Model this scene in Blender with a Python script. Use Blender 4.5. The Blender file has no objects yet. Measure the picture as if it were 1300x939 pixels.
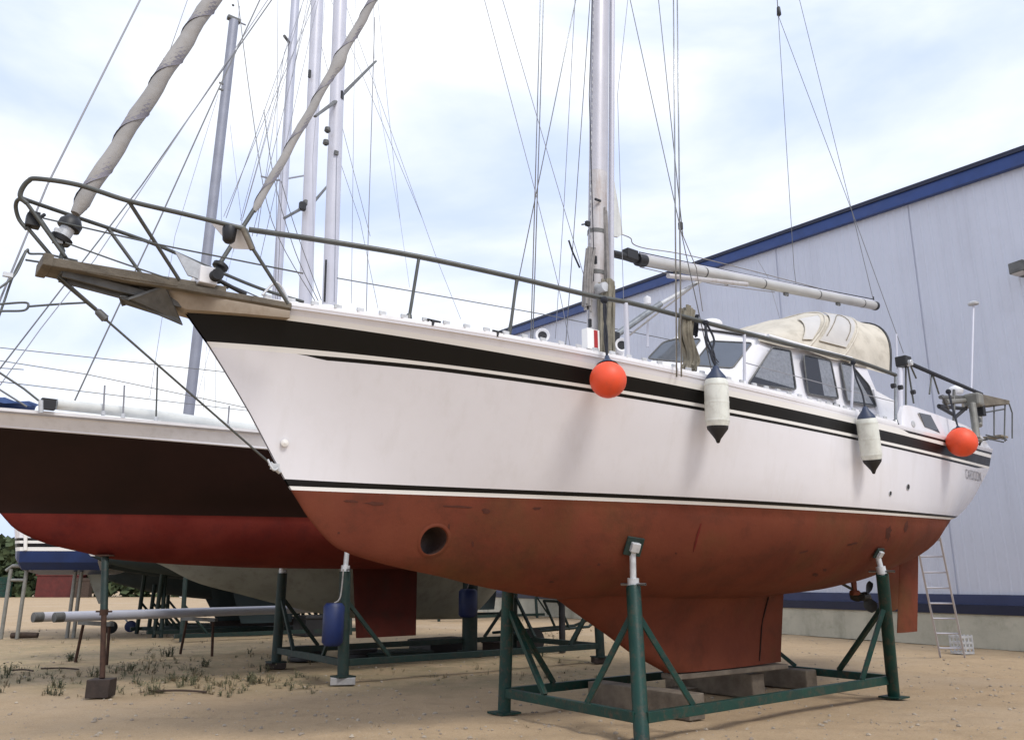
import bpy, bmesh, math, random
import numpy as np
from mathutils import Vector, Matrix
from mathutils.bvhtree import BVHTree
random.seed(7)
C = bpy.context.scene.collection
PI = math.pi
# ------------------------------------------------------------------ camera model
EYE = 1.45; FPX = 1050.0; TILT = math.radians(14.4); W0, H0 = 1300, 939
CT, ST = math.cos(TILT), math.sin(TILT)
CAM = Vector((0, 0, EYE))
def ray(px, py):
    a = (px - 650) / FPX; b = (469.5 - py) / FPX
    return Vector((a, CT - b * ST, ST + b * CT))
def proj(p):
    x, y, z = p[0], p[1], p[2] - EYE
    d = y * CT + z * ST; v = -y * ST + z * CT
    return 650 + FPX * x / d, 469.5 - FPX * v / d
def PY(px, py, Y):
    d = ray(px, py); return CAM + d * (Y / d.y)
def G(px, py, z=0.0):
    d = ray(px, py); return CAM + d * ((z - EYE) / d.z)
def PV(px, py, foot):            # the height of a point above a foot, seen at row py
    d = ray(px, py); return CAM + d * (foot.y / d.y)
class Frame:
    def __init__(s, ox, oy, deg):
        s.o = Vector((ox, oy, 0)); s.a = math.radians(deg)
        s.u = Vector((math.cos(s.a), math.sin(s.a), 0)); s.n = Vector((math.sin(s.a), -math.cos(s.a), 0))
    def W(s, t, w, z): return s.o + s.u * t + s.n * w + Vector((0, 0, z))
    def loc(s, p):
        q = Vector(p) - s.o; return q.dot(s.u), q.dot(s.n), p[2]
    def L(s, px, py, w=0.0):     # world point where the view ray meets the boat's vertical plane at offset w
        d = ray(px, py); k = (w - (CAM - s.o).dot(s.n)) / d.dot(s.n); return CAM + d * k
def pchip(pts):
    x = [p[0] for p in pts]; y = [p[1] for p in pts]; n = len(x)
    h = [x[i+1]-x[i] for i in range(n-1)]; dl = [(y[i+1]-y[i])/h[i] for i in range(n-1)]
    m = [dl[0]] + [0 if dl[i-1]*dl[i] <= 0 else 2*dl[i-1]*dl[i]/(dl[i-1]+dl[i]) for i in range(1, n-1)] + [dl[-1]]
    def f(q):
        if q <= x[0]: return y[0] + m[0]*(q-x[0])
        if q >= x[-1]: return y[-1] + m[-1]*(q-x[-1])
        i = 0
        while q > x[i+1]: i += 1
        t = (q-x[i])/h[i]; t2, t3 = t*t, t*t*t
        return (2*t3-3*t2+1)*y[i] + (t3-2*t2+t)*h[i]*m[i] + (-2*t3+3*t2)*y[i+1] + (t3-t2)*h[i]*m[i+1]
    return f
def pfit(pts, deg=4):
    x = np.array([(p[0]-700)/500 for p in pts]); y = np.array([p[1] for p in pts])
    c = np.polyfit(x, y, deg); return lambda q: float(np.polyval(c, (q-700)/500))
# ------------------------------------------------------------------ materials
M = {}
def mat(name, col, rough=0.5, metal=0.0, var=0.0, vscale=3.0, col2=None, bump=0.0, bscale=40.0, coat=0.0, spec=None, streak=None, grime=None):
    m = bpy.data.materials.new(name); m.use_nodes = True
    nt = m.node_tree; b = nt.nodes['Principled BSDF']; N = nt.nodes.new; K = nt.links.new
    b.inputs['Base Color'].default_value = (*col, 1); b.inputs['Roughness'].default_value = rough
    b.inputs['Metallic'].default_value = metal; b.inputs['Coat Weight'].default_value = coat
    if spec is not None: b.inputs['Specular IOR Level'].default_value = spec
    tc = N('ShaderNodeTexCoord'); src = None
    def noise(sc, det=5, vec=None, r=0.6):
        n = N('ShaderNodeTexNoise'); n.inputs['Scale'].default_value = sc; n.inputs['Detail'].default_value = det
        n.inputs['Roughness'].default_value = r; K(vec or tc.outputs['Object'], n.inputs['Vector']); return n
    def ramp(fac, a, c):
        r = N('ShaderNodeMapRange'); r.inputs[1].default_value = a; r.inputs[2].default_value = c; K(fac, r.inputs[0]); return r.outputs[0]
    def mix(fac, A, B):
        x = N('ShaderNodeMix'); x.data_type = 'RGBA'
        if isinstance(fac, float): x.inputs[0].default_value = fac
        else: K(fac, x.inputs[0])
        for v, i in ((A, 6), (B, 7)):
            if isinstance(v, tuple): x.inputs[i].default_value = (*v, 1)
            else: K(v, x.inputs[i])
        return x.outputs[2]
    cur = tuple(col)
    if var or col2:
        c2 = col2 or tuple(max(0, c * (1 - var)) for c in col)
        n = noise(vscale); cur = mix(ramp(n.outputs[0], 0.35, 0.68), cur, c2)
    if streak:                       # (colour, amount, scale xyz)
        mp = N('ShaderNodeMapping'); mp.inputs['Scale'].default_value = streak[2]; K(tc.outputs['Object'], mp.inputs[0])
        n = noise(1.0, 6, mp.outputs[0], 0.65)
        f = ramp(n.outputs[0], 0.52, 0.8); mm = N('ShaderNodeMath'); mm.operation = 'MULTIPLY'; mm.inputs[1].default_value = streak[1]; K(f, mm.inputs[0])
        cur = mix(mm.outputs[0], cur, streak[0])
    if grime:                        # (colour, amount, scale)
        n = noise(grime[2], 8, None, 0.75)
        f = ramp(n.outputs[0], 0.5, 0.72); mm = N('ShaderNodeMath'); mm.operation = 'MULTIPLY'; mm.inputs[1].default_value = grime[1]; K(f, mm.inputs[0])
        cur = mix(mm.outputs[0], cur, grime[0])
    if not isinstance(cur, tuple):
        K(cur, b.inputs['Base Color'])
        n = noise(vscale*2.3); r = N('ShaderNodeMapRange'); r.inputs[3].default_value = rough*0.8; r.inputs[4].default_value = min(1, rough*1.25)
        K(n.outputs[0], r.inputs[0]); K(r.outputs[0], b.inputs['Roughness'])
    if bump:
        n = noise(bscale, 6); bp = N('ShaderNodeBump'); bp.inputs['Strength'].default_value = bump; bp.inputs['Distance'].default_value = 0.01
        K(n.outputs[0], bp.inputs['Height']); K(bp.outputs[0], b.inputs['Normal'])
    M[name] = m; return m
mat('gelcoat', (0.77, 0.755, 0.78), 0.2, 0, 0.04, 0.9, coat=.25, streak=((0.56, 0.53, 0.50), 0.30, (5.5, 5.5, 0.35)), bump=0.02, bscale=2.5, grime=((0.58,0.55,0.52),0.12,2.5))
mat('deck_white', (0.80, 0.79, 0.80), 0.4, 0, 0.08, 3.0, grime=((0.5, 0.47, 0.42), 0.3, 6))
mat('stripe_black', (0.008, 0.0075, 0.007), 0.4, 0, 0.3, 2, spec=.22)
mat('stripe_white', (0.80, 0.78, 0.74), 0.35)
mat('antifoul', (0.155, 0.041, 0.020), 0.8, 0, 0, 1.1, spec=.2, col2=(0.118, 0.028, 0.015), streak=((0.085, 0.050, 0.016), 0.85, (0.7, 0.7, 0.5)), grime=((0.07, 0.028, 0.014), 0.6, 2.2), bump=0.35, bscale=14)
mat('antifoul_red', (0.14, 0.020, 0.013), 0.85, 0, 0, 1.3, spec=.2, col2=(0.095, 0.009, 0.006), grime=((0.05, 0.01, 0.01), 0.5, 4), bump=0.3, bscale=14)
mat('antifoul_dark', (0.085, 0.028, 0.018), 0.85, 0, 0.3, 5, spec=.2)
mat('keel_red', (0.075, 0.015, 0.010), 0.85, 0, 0.3, 2, spec=.2, grime=((0.04,0.02,0.015),0.6,4))
mat('maroon', (0.018, 0.006, 0.0045), 0.45, 0, 0.35, 1.0, spec=.2)
mat('blue_hull', (0.004, 0.026, 0.12), 0.4, 0, 0.3, 2)
mat('pale_bottom', (0.36, 0.37, 0.33), 0.7, 0, 0.3, 1.0, grime=((0.16, 0.15, 0.11), 0.5, 4), bump=0.2)
mat('teal_bottom', (0.014, 0.028, 0.031), 0.7, 0, 0.4, 1.0)
mat('wood_grey', (0.17, 0.145, 0.11), 0.8, 0, 0, 5.0, col2=(0.10, 0.085, 0.065), streak=((0.3, 0.27, 0.22), 0.5, (1.5, 14, 14)), bump=0.5, bscale=50)
mat('wood_beige', (0.40, 0.33, 0.255), 0.65, 0, 0.2, 3.0, grime=((0.20, 0.14, 0.09), 0.5, 5))
mat('timber', (0.19, 0.155, 0.115), 0.9, 0, 0, 4.0, col2=(0.10, 0.08, 0.06), bump=0.8, bscale=45, streak=((0.10, 0.08, 0.06), 0.6, (3, 3, 16)))
mat('bark', (0.07, 0.045, 0.032), 0.9, 0, 0.4, 9, bump=0.8)
mat('steel', (0.34, 0.35, 0.35), 0.32, 0.85, 0.3, 6, grime=((0.12, 0.11, 0.09), 0.4, 12))
mat('rail_steel', (0.10, 0.105, 0.098), 0.45, 0.3, 0.3, 5, grime=((0.07, 0.06, 0.045), 0.5, 15))
mat('wire', (0.15, 0.15, 0.15), 0.5, 0.3)
mat('wire_pale', (0.26, 0.26, 0.28), 0.5, 0.2)
mat('galv', (0.62, 0.63, 0.64), 0.5, 0.3, 0.3, 9)
mat('anchor_grey', (0.16, 0.16, 0.155), 0.6, 0.4, 0.4, 6, bump=0.3)
mat('alu', (0.52, 0.51, 0.55), 0.42, 0.2, 0.1, 2, streak=((0.42, 0.41, 0.43), 0.35, (9, 9, 0.5)))
mat('alu_dirty', (0.52, 0.50, 0.50), 0.5, 0.15, 0.12, 3, streak=((0.28, 0.20, 0.16), 0.8, (14, 14, 1.2)), grime=((0.33,0.26,0.22),0.5,5), bump=0.1)
mat('alu_white', (0.57, 0.57, 0.63), 0.4, 0.1, 0.08, 2)
mat('alu_lilac', (0.48, 0.49, 0.56), 0.45, 0.15, 0.1, 2)
mat('alu_dark', (0.27, 0.28, 0.33), 0.5, 0.2, 0.15, 2)
mat('boom_white', (0.50, 0.49, 0.47), 0.4, 0.15, 0.15, 2, streak=((0.30, 0.28, 0.24), 0.5, (1, 8, 8)))
mat('sail', (0.35, 0.335, 0.32), 0.9, 0, 0.22, 3, bump=0.7, bscale=9, grime=((0.26, 0.23, 0.19), 0.5, 5))
mat('uv_strip', (0.235, 0.225, 0.26), 0.9, 0, 0.3, 4, bump=0.4, bscale=12)
mat('sailcloth', (0.66, 0.67, 0.64), 0.8, 0, 0.12, 5, bump=0.2)
mat('canvas', (0.60, 0.55, 0.46), 0.9, 0, 0.2, 2.5, bump=0.5, bscale=10, grime=((0.3, 0.26, 0.19), 0.4, 5))
mat('clear_vinyl', (0.56, 0.53, 0.49), 0.35, 0, 0.15, 3)
mat('black_plastic', (0.014, 0.014, 0.016), 0.5, 0, 0.2, 5)
mat('dark_blue_plastic', (0.022, 0.035, 0.075), 0.5)
mat('rope_dark', (0.02, 0.022, 0.03), 0.9, bump=0.6, bscale=120)
mat('rope_tan', (0.25, 0.225, 0.17), 0.95, 0, 0.4, 9, bump=0.5, bscale=90)
mat('rope_grey', (0.30, 0.28, 0.265), 0.95, 0, 0.4, 9, bump=0.5, bscale=90)
mat('orange', (0.85, 0.085, 0.025), 0.5, 0, 0.15, 3, grime=((0.55, 0.075, 0.04), 0.6, 8), streak=((0.75,0.16,0.08),0.4,(5,5,1.5)))
mat('fender_white', (0.72, 0.73, 0.66), 0.45, 0, 0.10, 5, streak=((0.40,0.38,0.33),0.5,(9,9,2)), grime=((0.42, 0.40, 0.33), 0.5, 10))
mat('fender_blue', (0.006, 0.020, 0.10), 0.5, 0, 0.3, 6)
mat('green_paint', (0.006, 0.044, 0.032), 0.45, 0.0, 0, 4, spec=.3, col2=(0.005, 0.030, 0.025), grime=((0.10, 0.05, 0.03), 0.7, 11), bump=0.25, bscale=60)
mat('green_dark', (0.006, 0.026, 0.021), 0.6, 0.0, 0.35, 4, grime=((0.07, 0.04, 0.025), 0.5, 13))
mat('rust', (0.07, 0.034, 0.021), 0.85, 0.2, 0.5, 12, bump=0.5)
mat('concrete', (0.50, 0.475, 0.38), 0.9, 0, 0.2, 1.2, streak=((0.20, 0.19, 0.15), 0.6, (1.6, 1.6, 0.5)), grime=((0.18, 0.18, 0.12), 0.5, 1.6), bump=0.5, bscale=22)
mat('block_pale', (0.42, 0.41, 0.40), 0.9, 0, 0.25, 7, bump=0.6)
mat('block_dark', (0.05, 0.035, 0.028), 0.9, 0, 0.4, 9, bump=0.6)
mat('cladding', (0.575, 0.60, 0.685), 0.5, 0.1, 0.06, 0.35, streak=((0.42, 0.435, 0.50), 0.45, (1.0, 1.0, 0.05)), grime=((0.45, 0.46, 0.51), 0.3, 0.8))
mat('blue_grey', (0.032, 0.045, 0.115), 0.5, 0.1, 0.2, 2, streak=((0.08, 0.09, 0.15), 0.4, (1, 1, 4)))
mat('blue_trim', (0.016, 0.050, 0.20), 0.45, 0.1, 0.2, 2, streak=((0.08, 0.10, 0.2), 0.4, (1, 1, 4)))
mat('blue_dark', (0.010, 0.014, 0.04), 0.5, 0.1, 0.2, 2)
mat('glass', (0.10, 0.11, 0.125), 0.06, 0, 0.15, 2, spec=0.8)
mat('pane_clear', (0.06,0.065,0.08), 0.05, 0, 0, 2, spec=0.8); M['pane_clear'].node_tree.nodes['Principled BSDF'].inputs['Alpha'].default_value = .30
mat('curtain', (0.42, 0.44, 0.48), 0.85, 0, 0.3, 20)
mat('dark_inside', (0.02, 0.02, 0.024), 0.7)
mat('tunnel_inside', (0.04, 0.014, 0.008), 0.85, 0, 0.4, 6)
mat('red_plastic', (0.35, 0.012, 0.012), 0.5)
mat('teak', (0.26, 0.22, 0.155), 0.7, 0, 0.3, 8, grime=((0.1, 0.09, 0.07), 0.5, 20))
mat('red_paint', (0.12, 0.020, 0.016), 0.7, 0, 0.35, 2, grime=((0.07, 0.02, 0.015), 0.5, 3))
mat('outboard_grey', (0.24, 0.235, 0.21), 0.45, 0.1, 0.25, 8)
mat('bronze', (0.05, 0.048, 0.04), 0.55, 0.6, 0.4, 9)
mat('tarp_blue', (0.03, 0.07, 0.20), 0.7, 0, 0.3, 6, bump=0.6, bscale=12)
mat('tyre', (0.015, 0.015, 0.015), 0.9)
mat('letter', (0.24, 0.24, 0.27), 0.5)
# ------------------------------------------------------------------ mesh builder (world coordinates)
class MB:
    def __init__(s): s.v = []; s.f = []; s.m = []; s.sm = []; s.mats = []
    def mi(s, m):
        if m not in s.mats: s.mats.append(m)
        return s.mats.index(m)
    def add(s, vs, fs, m, smooth=False):
        k = len(s.v); s.v += [Vector(v) for v in vs]; i = s.mi(m)
        for f in fs: s.f.append([k + q for q in f]); s.m.append(i); s.sm.append(smooth)
        return s
    def hexa(s, c, m):      # 8 corners: bottom ring of 4, top ring of 4
        return s.add(c, [(0,3,2,1),(4,5,6,7),(0,1,5,4),(1,2,6,5),(2,3,7,6),(3,0,4,7)], m)
    def box(s, cen, size, m, ax=None, rotz=0.0):
        X, Y, Z = ax if ax else (Vector((math.cos(rotz), math.sin(rotz), 0)), Vector((-math.sin(rotz), math.cos(rotz), 0)), Vector((0,0,1)))
        cen = Vector(cen); a, b, c = [q/2 for q in size]
        return s.hexa([cen + X*i*a + Y*j*b + Z*k*c for k in (-1,1) for i, j in ((-1,-1),(1,-1),(1,1),(-1,1))], m)
    def beam(s, p, q, w, h, m, up=Vector((0,0,1))):
        p = Vector(p); q = Vector(q); d = (q-p); l = d.length; d.normalize(); sd = d.cross(up)
        if sd.length < 1e-4: sd = Vector((1,0,0))
        sd.normalize(); u = sd.cross(d).normalized()
        return s.box((p+q)/2, (l, w, h), m, ax=(d, sd, u))
    def tube(s, pts, r, m, seg=8, caps=True, flat=1.0):
        pts = [Vector(p) for p in pts]; n = len(pts); rs = r if isinstance(r, (list, tuple)) else [r]*n
        up = None; rings = []
        for i, p in enumerate(pts):
            d = (pts[min(i+1,n-1)] - pts[max(i-1,0)])
            if d.length < 1e-9: d = Vector((0,0,1))
            d.normalize()
            if up is None:
                up = Vector((0,0,1)) if abs(d.z) < 0.9 else Vector((math.cos(math.radians(38)), math.sin(math.radians(38)), 0))
            a = (up - d*up.dot(d)).normalized(); up = a; b = d.cross(a)
            rings.append([p + a*math.cos(2*PI*k/seg)*rs[i]*flat + b*math.sin(2*PI*k/seg)*rs[i] for k in range(seg)])
        vs = [v for rr in rings for v in rr]; fs = []
        for i in range(n-1):
            for k in range(seg):
                fs.append((i*seg+k, i*seg+(k+1)%seg, (i+1)*seg+(k+1)%seg, (i+1)*seg+k))
        s.add(vs, fs, m, True)
        if caps: s.add(rings[0], [tuple(range(seg))[::-1]], m); s.add(rings[-1], [tuple(range(seg))], m)
        return s
    def lathe(s, base, axis, prof, m, seg=20):     # prof: (distance along axis, radius[, material])
        base = Vector(base); d = Vector(axis).normalized(); a = d.orthogonal().normalized(); b = d.cross(a)
        for i in range(len(prof)-1):
            (h0, r0), (h1, r1) = prof[i][:2], prof[i+1][:2]; mm = prof[i][2] if len(prof[i]) > 2 else m
            A = [base + d*h0 + (a*math.cos(2*PI*k/seg)+b*math.sin(2*PI*k/seg))*max(r0,1e-4) for k in range(seg)]
            B = [base + d*h1 + (a*math.cos(2*PI*k/seg)+b*math.sin(2*PI*k/seg))*max(r1,1e-4) for k in range(seg)]
            s.add(A+B, [(k,(k+1)%seg,seg+(k+1)%seg,seg+k) for k in range(seg)], mm, True)
        return s
    def ball(s, c, r, m, seg=20, sc=(1,1,1)):
        c = Vector(c); vs = []; rows = seg//2
        for i in range(rows+1):
            th = PI*i/rows
            for k in range(seg):
                ph = 2*PI*k/seg; vs.append(c + Vector((r*sc[0]*math.sin(th)*math.cos(ph), r*sc[1]*math.sin(th)*math.sin(ph), r*sc[2]*math.cos(th))))
        return s.add(vs, [(i*seg+k, i*seg+(k+1)%seg, (i+1)*seg+(k+1)%seg, (i+1)*seg+k) for i in range(rows) for k in range(seg)], m, True)
    def grid(s, rows, m, smooth=True):
        n = len(rows[0]); vs = [v for r in rows for v in r]
        return s.add(vs, [(i*n+k, i*n+k+1, (i+1)*n+k+1, (i+1)*n+k) for i in range(len(rows)-1) for k in range(n-1)], m, smooth)
    def slab(s, poly, off, m, smooth=False):       # polygon with thickness vector off
        poly = [Vector(p) for p in poly]; n = len(poly); off = Vector(off)
        vs = poly + [p + off for p in poly]
        return s.add(vs, [tuple(range(n)), tuple(range(n, 2*n))[::-1]] + [(k, (k+1)%n, n+(k+1)%n, n+k) for k in range(n)], m, smooth)
    def build(s, name, parent=None, loc=None, bevel=0.0, label=None, **kw):
        base = Vector(loc) if loc is not None else None
        if parent is not None:
            Mi = INV[parent.name]['_inv'] if parent.name in INV else Matrix.Identity(4)
            vs = [Mi @ v for v in s.v]
        elif base is not None: vs = [v - base for v in s.v]
        else: vs = s.v
        me = bpy.data.meshes.new(name); me.from_pydata([tuple(v) for v in vs], [], s.f)
        for q in s.mats: me.materials.append(M[q])
        me.polygons.foreach_set('material_index', s.m); me.polygons.foreach_set('use_smooth', s.sm)
        bm = bmesh.new(); bm.from_mesh(me)
        bmesh.ops.remove_doubles(bm, verts=bm.verts, dist=1e-5)
        bmesh.ops.recalc_face_normals(bm, faces=bm.faces)
        for e in bm.edges:
            if len(e.link_faces) == 2 and e.calc_face_angle(0) > .85: e.smooth = False
        bm.to_mesh(me); bm.free(); me.update()
        o = bpy.data.objects.new(name, me); C.objects.link(o)
        if parent is not None:
            o.parent = parent; INV[o.name] = {'_inv': INV[parent.name]['_inv']} if parent.name in INV else {}
        elif base is not None:
            o.location = base; INV[o.name] = {'_inv': Matrix.Translation(-base)}
        else: INV[o.name] = {'_inv': Matrix.Identity(4)}
        if bevel:
            bv = o.modifiers.new('bevel', 'BEVEL'); bv.width = bevel; bv.segments = 2; bv.limit_method = 'ANGLE'; bv.angle_limit = math.radians(40)
        if label: o['label'] = label
        for k, v in kw.items(): o[k] = v
        return o
INV = {}
def thing(name, label, cat, loc, rotz=0.0, group=None):
    o = bpy.data.objects.new(name, None); C.objects.link(o); o.empty_display_size = 0.2
    o.location = loc; o.rotation_euler = (0, 0, rotz); o['label'] = label; o['category'] = cat
    if group: o['group'] = group
    Mx = Matrix.Translation(Vector(loc)) @ Matrix.Rotation(rotz, 4, 'Z'); INV[o.name] = {'_inv': Mx.inverted()}
    return o
def tag(o, label, cat, group=None):
    o['label'] = label; o['category'] = cat
    if group: o['group'] = group
    return o
def T(name, parent, pts, r, m, seg=8, **kw): return MB().tube(pts, r, m, seg).build(name, parent, **kw)
def lerp(a, b, k): return a + (b-a)*k
def smooth_path(P, n=8):
    P = [Vector(p) for p in P]; out = []
    for i in range(len(P)-1):
        p0, p1, p2, p3 = P[max(i-1,0)], P[i], P[i+1], P[min(i+2,len(P)-1)]
        for k in range(n):
            t = k/n; out.append(0.5*((2*p1)+(p2-p0)*t+(2*p0-5*p1+4*p2-p3)*t*t+(3*p1-p0-3*p2+p3)*t**3))
    out.append(P[-1]); return out
# ------------------------------------------------------------------ hull lofting
class Hull:
    """rows: list of (pixel curve, material below it); the first row is the sheer, row 'wl' the waterline.
       Every column is solved to a real point of the hull at its half breadth."""
    def __init__(s, F, stem, stern, bd, bw, rows, wl, bottom, ncol=120, nunder=12, ua=2.0, under='antifoul', flare=None, zr=(1.2, 6.0)):
        s.F = F; s.stem = stem; s.stern = stern; s.bd = bd; s.bw = bw; s.bottom = bottom
        ss = [0.5 - 0.5*math.cos(PI*(0.02+0.98*k/ncol)) for k in range(ncol+1)]; ss = [(q-ss[0])/(ss[-1]-ss[0]) for q in ss]
        ss = [0.55*q + 0.45*k/ncol for k, q in enumerate(ss)]
        s.ss = ss; flare = flare or (lambda q: lerp(1.15, 0.6, min(1, q*2.5)))
        def solve(sv, g, wfun):
            lo, hi = zr
            for _ in range(36):
                z = (lo+hi)/2; t = lerp(stem(z), stern(z), sv); x, y = proj(F.W(t, wfun(z), z))
                if y > g(x): lo = z
                else: hi = z
            z = (lo+hi)/2; return lerp(stem(z), stern(z), sv), wfun(z), z
        s.top = [solve(q, rows[0][0], lambda z, q=q: bd(q)) for q in ss]
        s.wlp = [solve(q, rows[wl][0], lambda z, q=q: bw(q)) for q in ss]
        G_ = []
        for j, (g, m) in enumerate(rows):
            if j == 0: G_.append(s.top); continue
            if j == wl: G_.append(s.wlp); continue
            R = []
            for i, q in enumerate(ss):
                zt, zw = s.top[i][2], s.wlp[i][2]
                def wf(z, i=i, q=q, zt=zt, zw=zw):
                    v = min(1.15, max(0, (z-zw)/(zt-zw))); return bw(q) + (bd(q)-bw(q))*v**flare(q)
                R.append(solve(q, g, wf))
            G_.append(R)
        s.above = G_; s.mats = [r[1] for r in rows]
        # underbody
        U = []
        for j in range(1, nunder+1):
            v = j/nunder; R = []
            for i, q in enumerate(ss):
                t, w, z = s.wlp[i]; zc = min(bottom(t), z-1e-4)
                a = ua(q) if callable(ua) else ua
                th = v*PI/2
                R.append((t, w*math.cos(th)**(0.9 if a > 1.6 else 1.1), z - (z-zc)*math.sin(th)**(2.0/a)))
            U.append(R)
        s.under = U; s.undermat = under
        s.tsamp = [p[0] for p in s.top]
    def sheer(s, t):
        return float(np.interp(t, s.tsamp, [p[2] for p in s.top])), float(np.interp(t, s.tsamp, [p[1] for p in s.top]))
    def mesh(s, deckmat='deck_white', camber=0.06, drop=0.0):
        b = MB(); n = len(s.ss)
        for sg in (1, -1):
            W = lambda p: s.F.W(p[0], sg*p[1], p[2])
            for j in range(len(s.above)-1):
                b.grid([[W(p) for p in s.above[j]], [W(p) for p in s.above[j+1]]], s.mats[j])
            prev = s.above[-1]
            rows = [[W(p) for p in s.above[-1]]] + [[W(p) for p in R] for R in s.under]
            b.grid(rows, s.undermat)
        # transom
        col = [R[-1] for R in s.above]
        for j in range(len(col)-1):
            a0, a1 = col[j], col[j+1]
            b.add([s.F.W(a0[0], a0[1], a0[2]), s.F.W(a0[0]+0.02, 0, a0[2]), s.F.W(a0[0], -a0[1], a0[2]),
                   s.F.W(a1[0], a1[1], a1[2]), s.F.W(a1[0]+0.02, 0, a1[2]), s.F.W(a1[0], -a1[1], a1[2])], [(0,1,4,3),(1,2,5,4)], s.mats[j])
        s.body = b
        d = MB()
        rows = []
        for k in range(9):
            y = -1 + k/4
            rows.append([s.F.W(p[0]+ (0.02 if abs(y) < 1 and i == n-1 else 0), p[1]*y, p[2] - drop + camber*(1-y*y)) for i, p in enumerate(s.top)])
        d.grid(rows, deckmat)
        return b, d
    def near_bvh(s):
        vs = []; fs = []; n = len(s.ss)
        R = s.above + s.under
        for r in R: vs += [s.F.W(*p) for p in r]
        for j in range(len(R)-1):
            for k in range(n-1): fs.append((j*n+k, j*n+k+1, (j+1)*n+k+1, (j+1)*n+k))
        s.bvh = BVHTree.FromPolygons(vs, fs); return s.bvh
    def hit(s, px, py):
        h = s.bvh.ray_cast(CAM, ray(px, py).normalized()); return h[0], h[1]
# ================================================================== MAIN BOAT
F1 = Frame(2.45, 10.83, 38.0)
def tz(pts, w=0.0, F=F1):
    out = []
    for p in pts:
        ww = p[2] if len(p) > 2 else w
        q = F.loc(F.L(p[0], p[1], ww)); out.append((q[0], q[2]))
    return out
stem_pts = tz([(212,362),(232,392),(261,433),(290,479),(320,530),(345,578),(361,608),(369.5,622)])
stem1 = pchip(sorted([(z, t) for t, z in stem_pts]))
stern_pts = tz([(1253,548,1.0),(1262,578,1.05),(1262,594,1.0),(1252,615,.88),(1237,635,.68),(1216,653,.42),(1207,660.5,.30)])
stern1 = pchip(sorted([(z, t) for t, z in stern_pts]))
bot_pts = tz([(369.5,622),(395,662),(429,696),(460,708),(500,719),(560,732),(600,742),(656,753),(720,761),(800,763),(900,760),(995,752),(1045,741),(1077,730),(1115,716),(1165,687),(1207,660.5)])
bottom1 = pchip(bot_pts)
bd1 = pchip([(0,0.02),(.04,.26),(.1,.62),(.2,1.10),(.35,1.58),(.5,1.80),(.65,1.80),(.8,1.62),(.92,1.30),(1,1.05)])
bw1 = pchip([(0,0.015),(.04,.10),(.1,.28),(.2,.66),(.35,1.22),(.5,1.56),(.65,1.60),(.8,1.28),(.92,.72),(1,.30)])
DECK = pfit([(215,365),(300,377),(370,388),(440,398),(494,403),(580,417),(660,433),(698,438),(743,446.5),(790,456),(839,468),(895,477),(928,484),(1010,505),(1064,520),(1090,527),(1139,538.5),(1200,553),(1258,569)])
TOPB = pfit([(232,392),(370,407),(440,416.5),(523,430),(660,452),(752,468),(795,477),(895,496.5),(1000,519),(1090,538),(1114,545),(1203,566),(1260,582)])
BOTB = pfit([(261,433),(370,442),(440,448.5),(531,459),(650,472.5),(749,487.6),(795,497),(895,514.6),(1000,534.5),(1090,552),(1118,558),(1190,575),(1220,582.5),(1262,594.5)])
def ramp01(x, a, b): return min(1, max(0, (x-a)/(b-a)))
THT = lambda x: BOTB(x) + lerp(7.0, 4.2, ramp01(x, 380, 560))*1.0 - lerp(0, 1.2, ramp01(x, 900, 1250))
THB = lambda x: THT(x) + 0.01 + 5.3*ramp01(x, 381, 412)*lerp(1, .55, ramp01(x, 600, 1150))*(1-ramp01(x, 1240, 1250))
TUT = lambda x: TOPB(x) - 7.3
TUB = lambda x: TUT(x) + 0.01 + 3.0*ramp01(x, 1146, 1152)
BLT = pfit([(361,608),(540,615.6),(820,629.5),(1100,643.5),(1192,652),(1214,656)], 3)
BLB = pfit([(366,617),(540,622),(820,634.5),(1100,647.3),(1192,655.3),(1214,658.2)], 3)
WHB = pfit([(369.5,622),(540,627),(820,639),(1100,650.5),(1192,657.8),(1207,660.5)], 3)
def between(f, g, k): return lambda x: lerp(f(x), g(x), k)
rows1 = [(DECK,'gelcoat'),(TUT,'stripe_black'),(TUB,'stripe_white'),(TOPB,'stripe_black'),(BOTB,'stripe_white'),(THT,'stripe_black'),(THB,'gelcoat')]
for k in (.15,.32,.5,.68,.85): rows1.append((between(THB, BLT, k), 'gelcoat'))
rows1 += [(BLT,'stripe_black'),(BLB,'stripe_white'),(WHB,'antifoul')]
H1 = Hull(F1, stem1, stern1, bd1, bw1, rows1, len(rows1)-1, bottom1, ncol=130, ua=lambda q: lerp(1.25, 1.85, min(1, q*2.6)) if q < .7 else lerp(1.85, 1.3, (q-.7)/.3))
hb, hd = H1.mesh(drop=0.03)
H1.near_bvh()
boat = thing('sailboat', 'large white sailboat with broad black stripe and brick red bottom, standing in front', 'sailboat', F1.W(0, 0, 0), F1.a)
hull = hb.build('hull', boat)
hd.build('deck', boat)
def sh(t): return H1.sheer(t)
def S1(px, py, off=0.0):               # point seen at (px, py) standing off the deck edge by `off` (positive = outboard)
    t = 0.0
    for _ in range(30):
        w = sh(t)[1] + off; P = F1.L(px, py, w); t2 = F1.loc(P)[0]
        if abs(t2-t) < 1e-4: break
        t = lerp(t, t2, .7)
    return P
def edge(t, off=0.0, up=0.0):
    z, w = sh(t); return F1.W(t, w+off, z+up)
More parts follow.
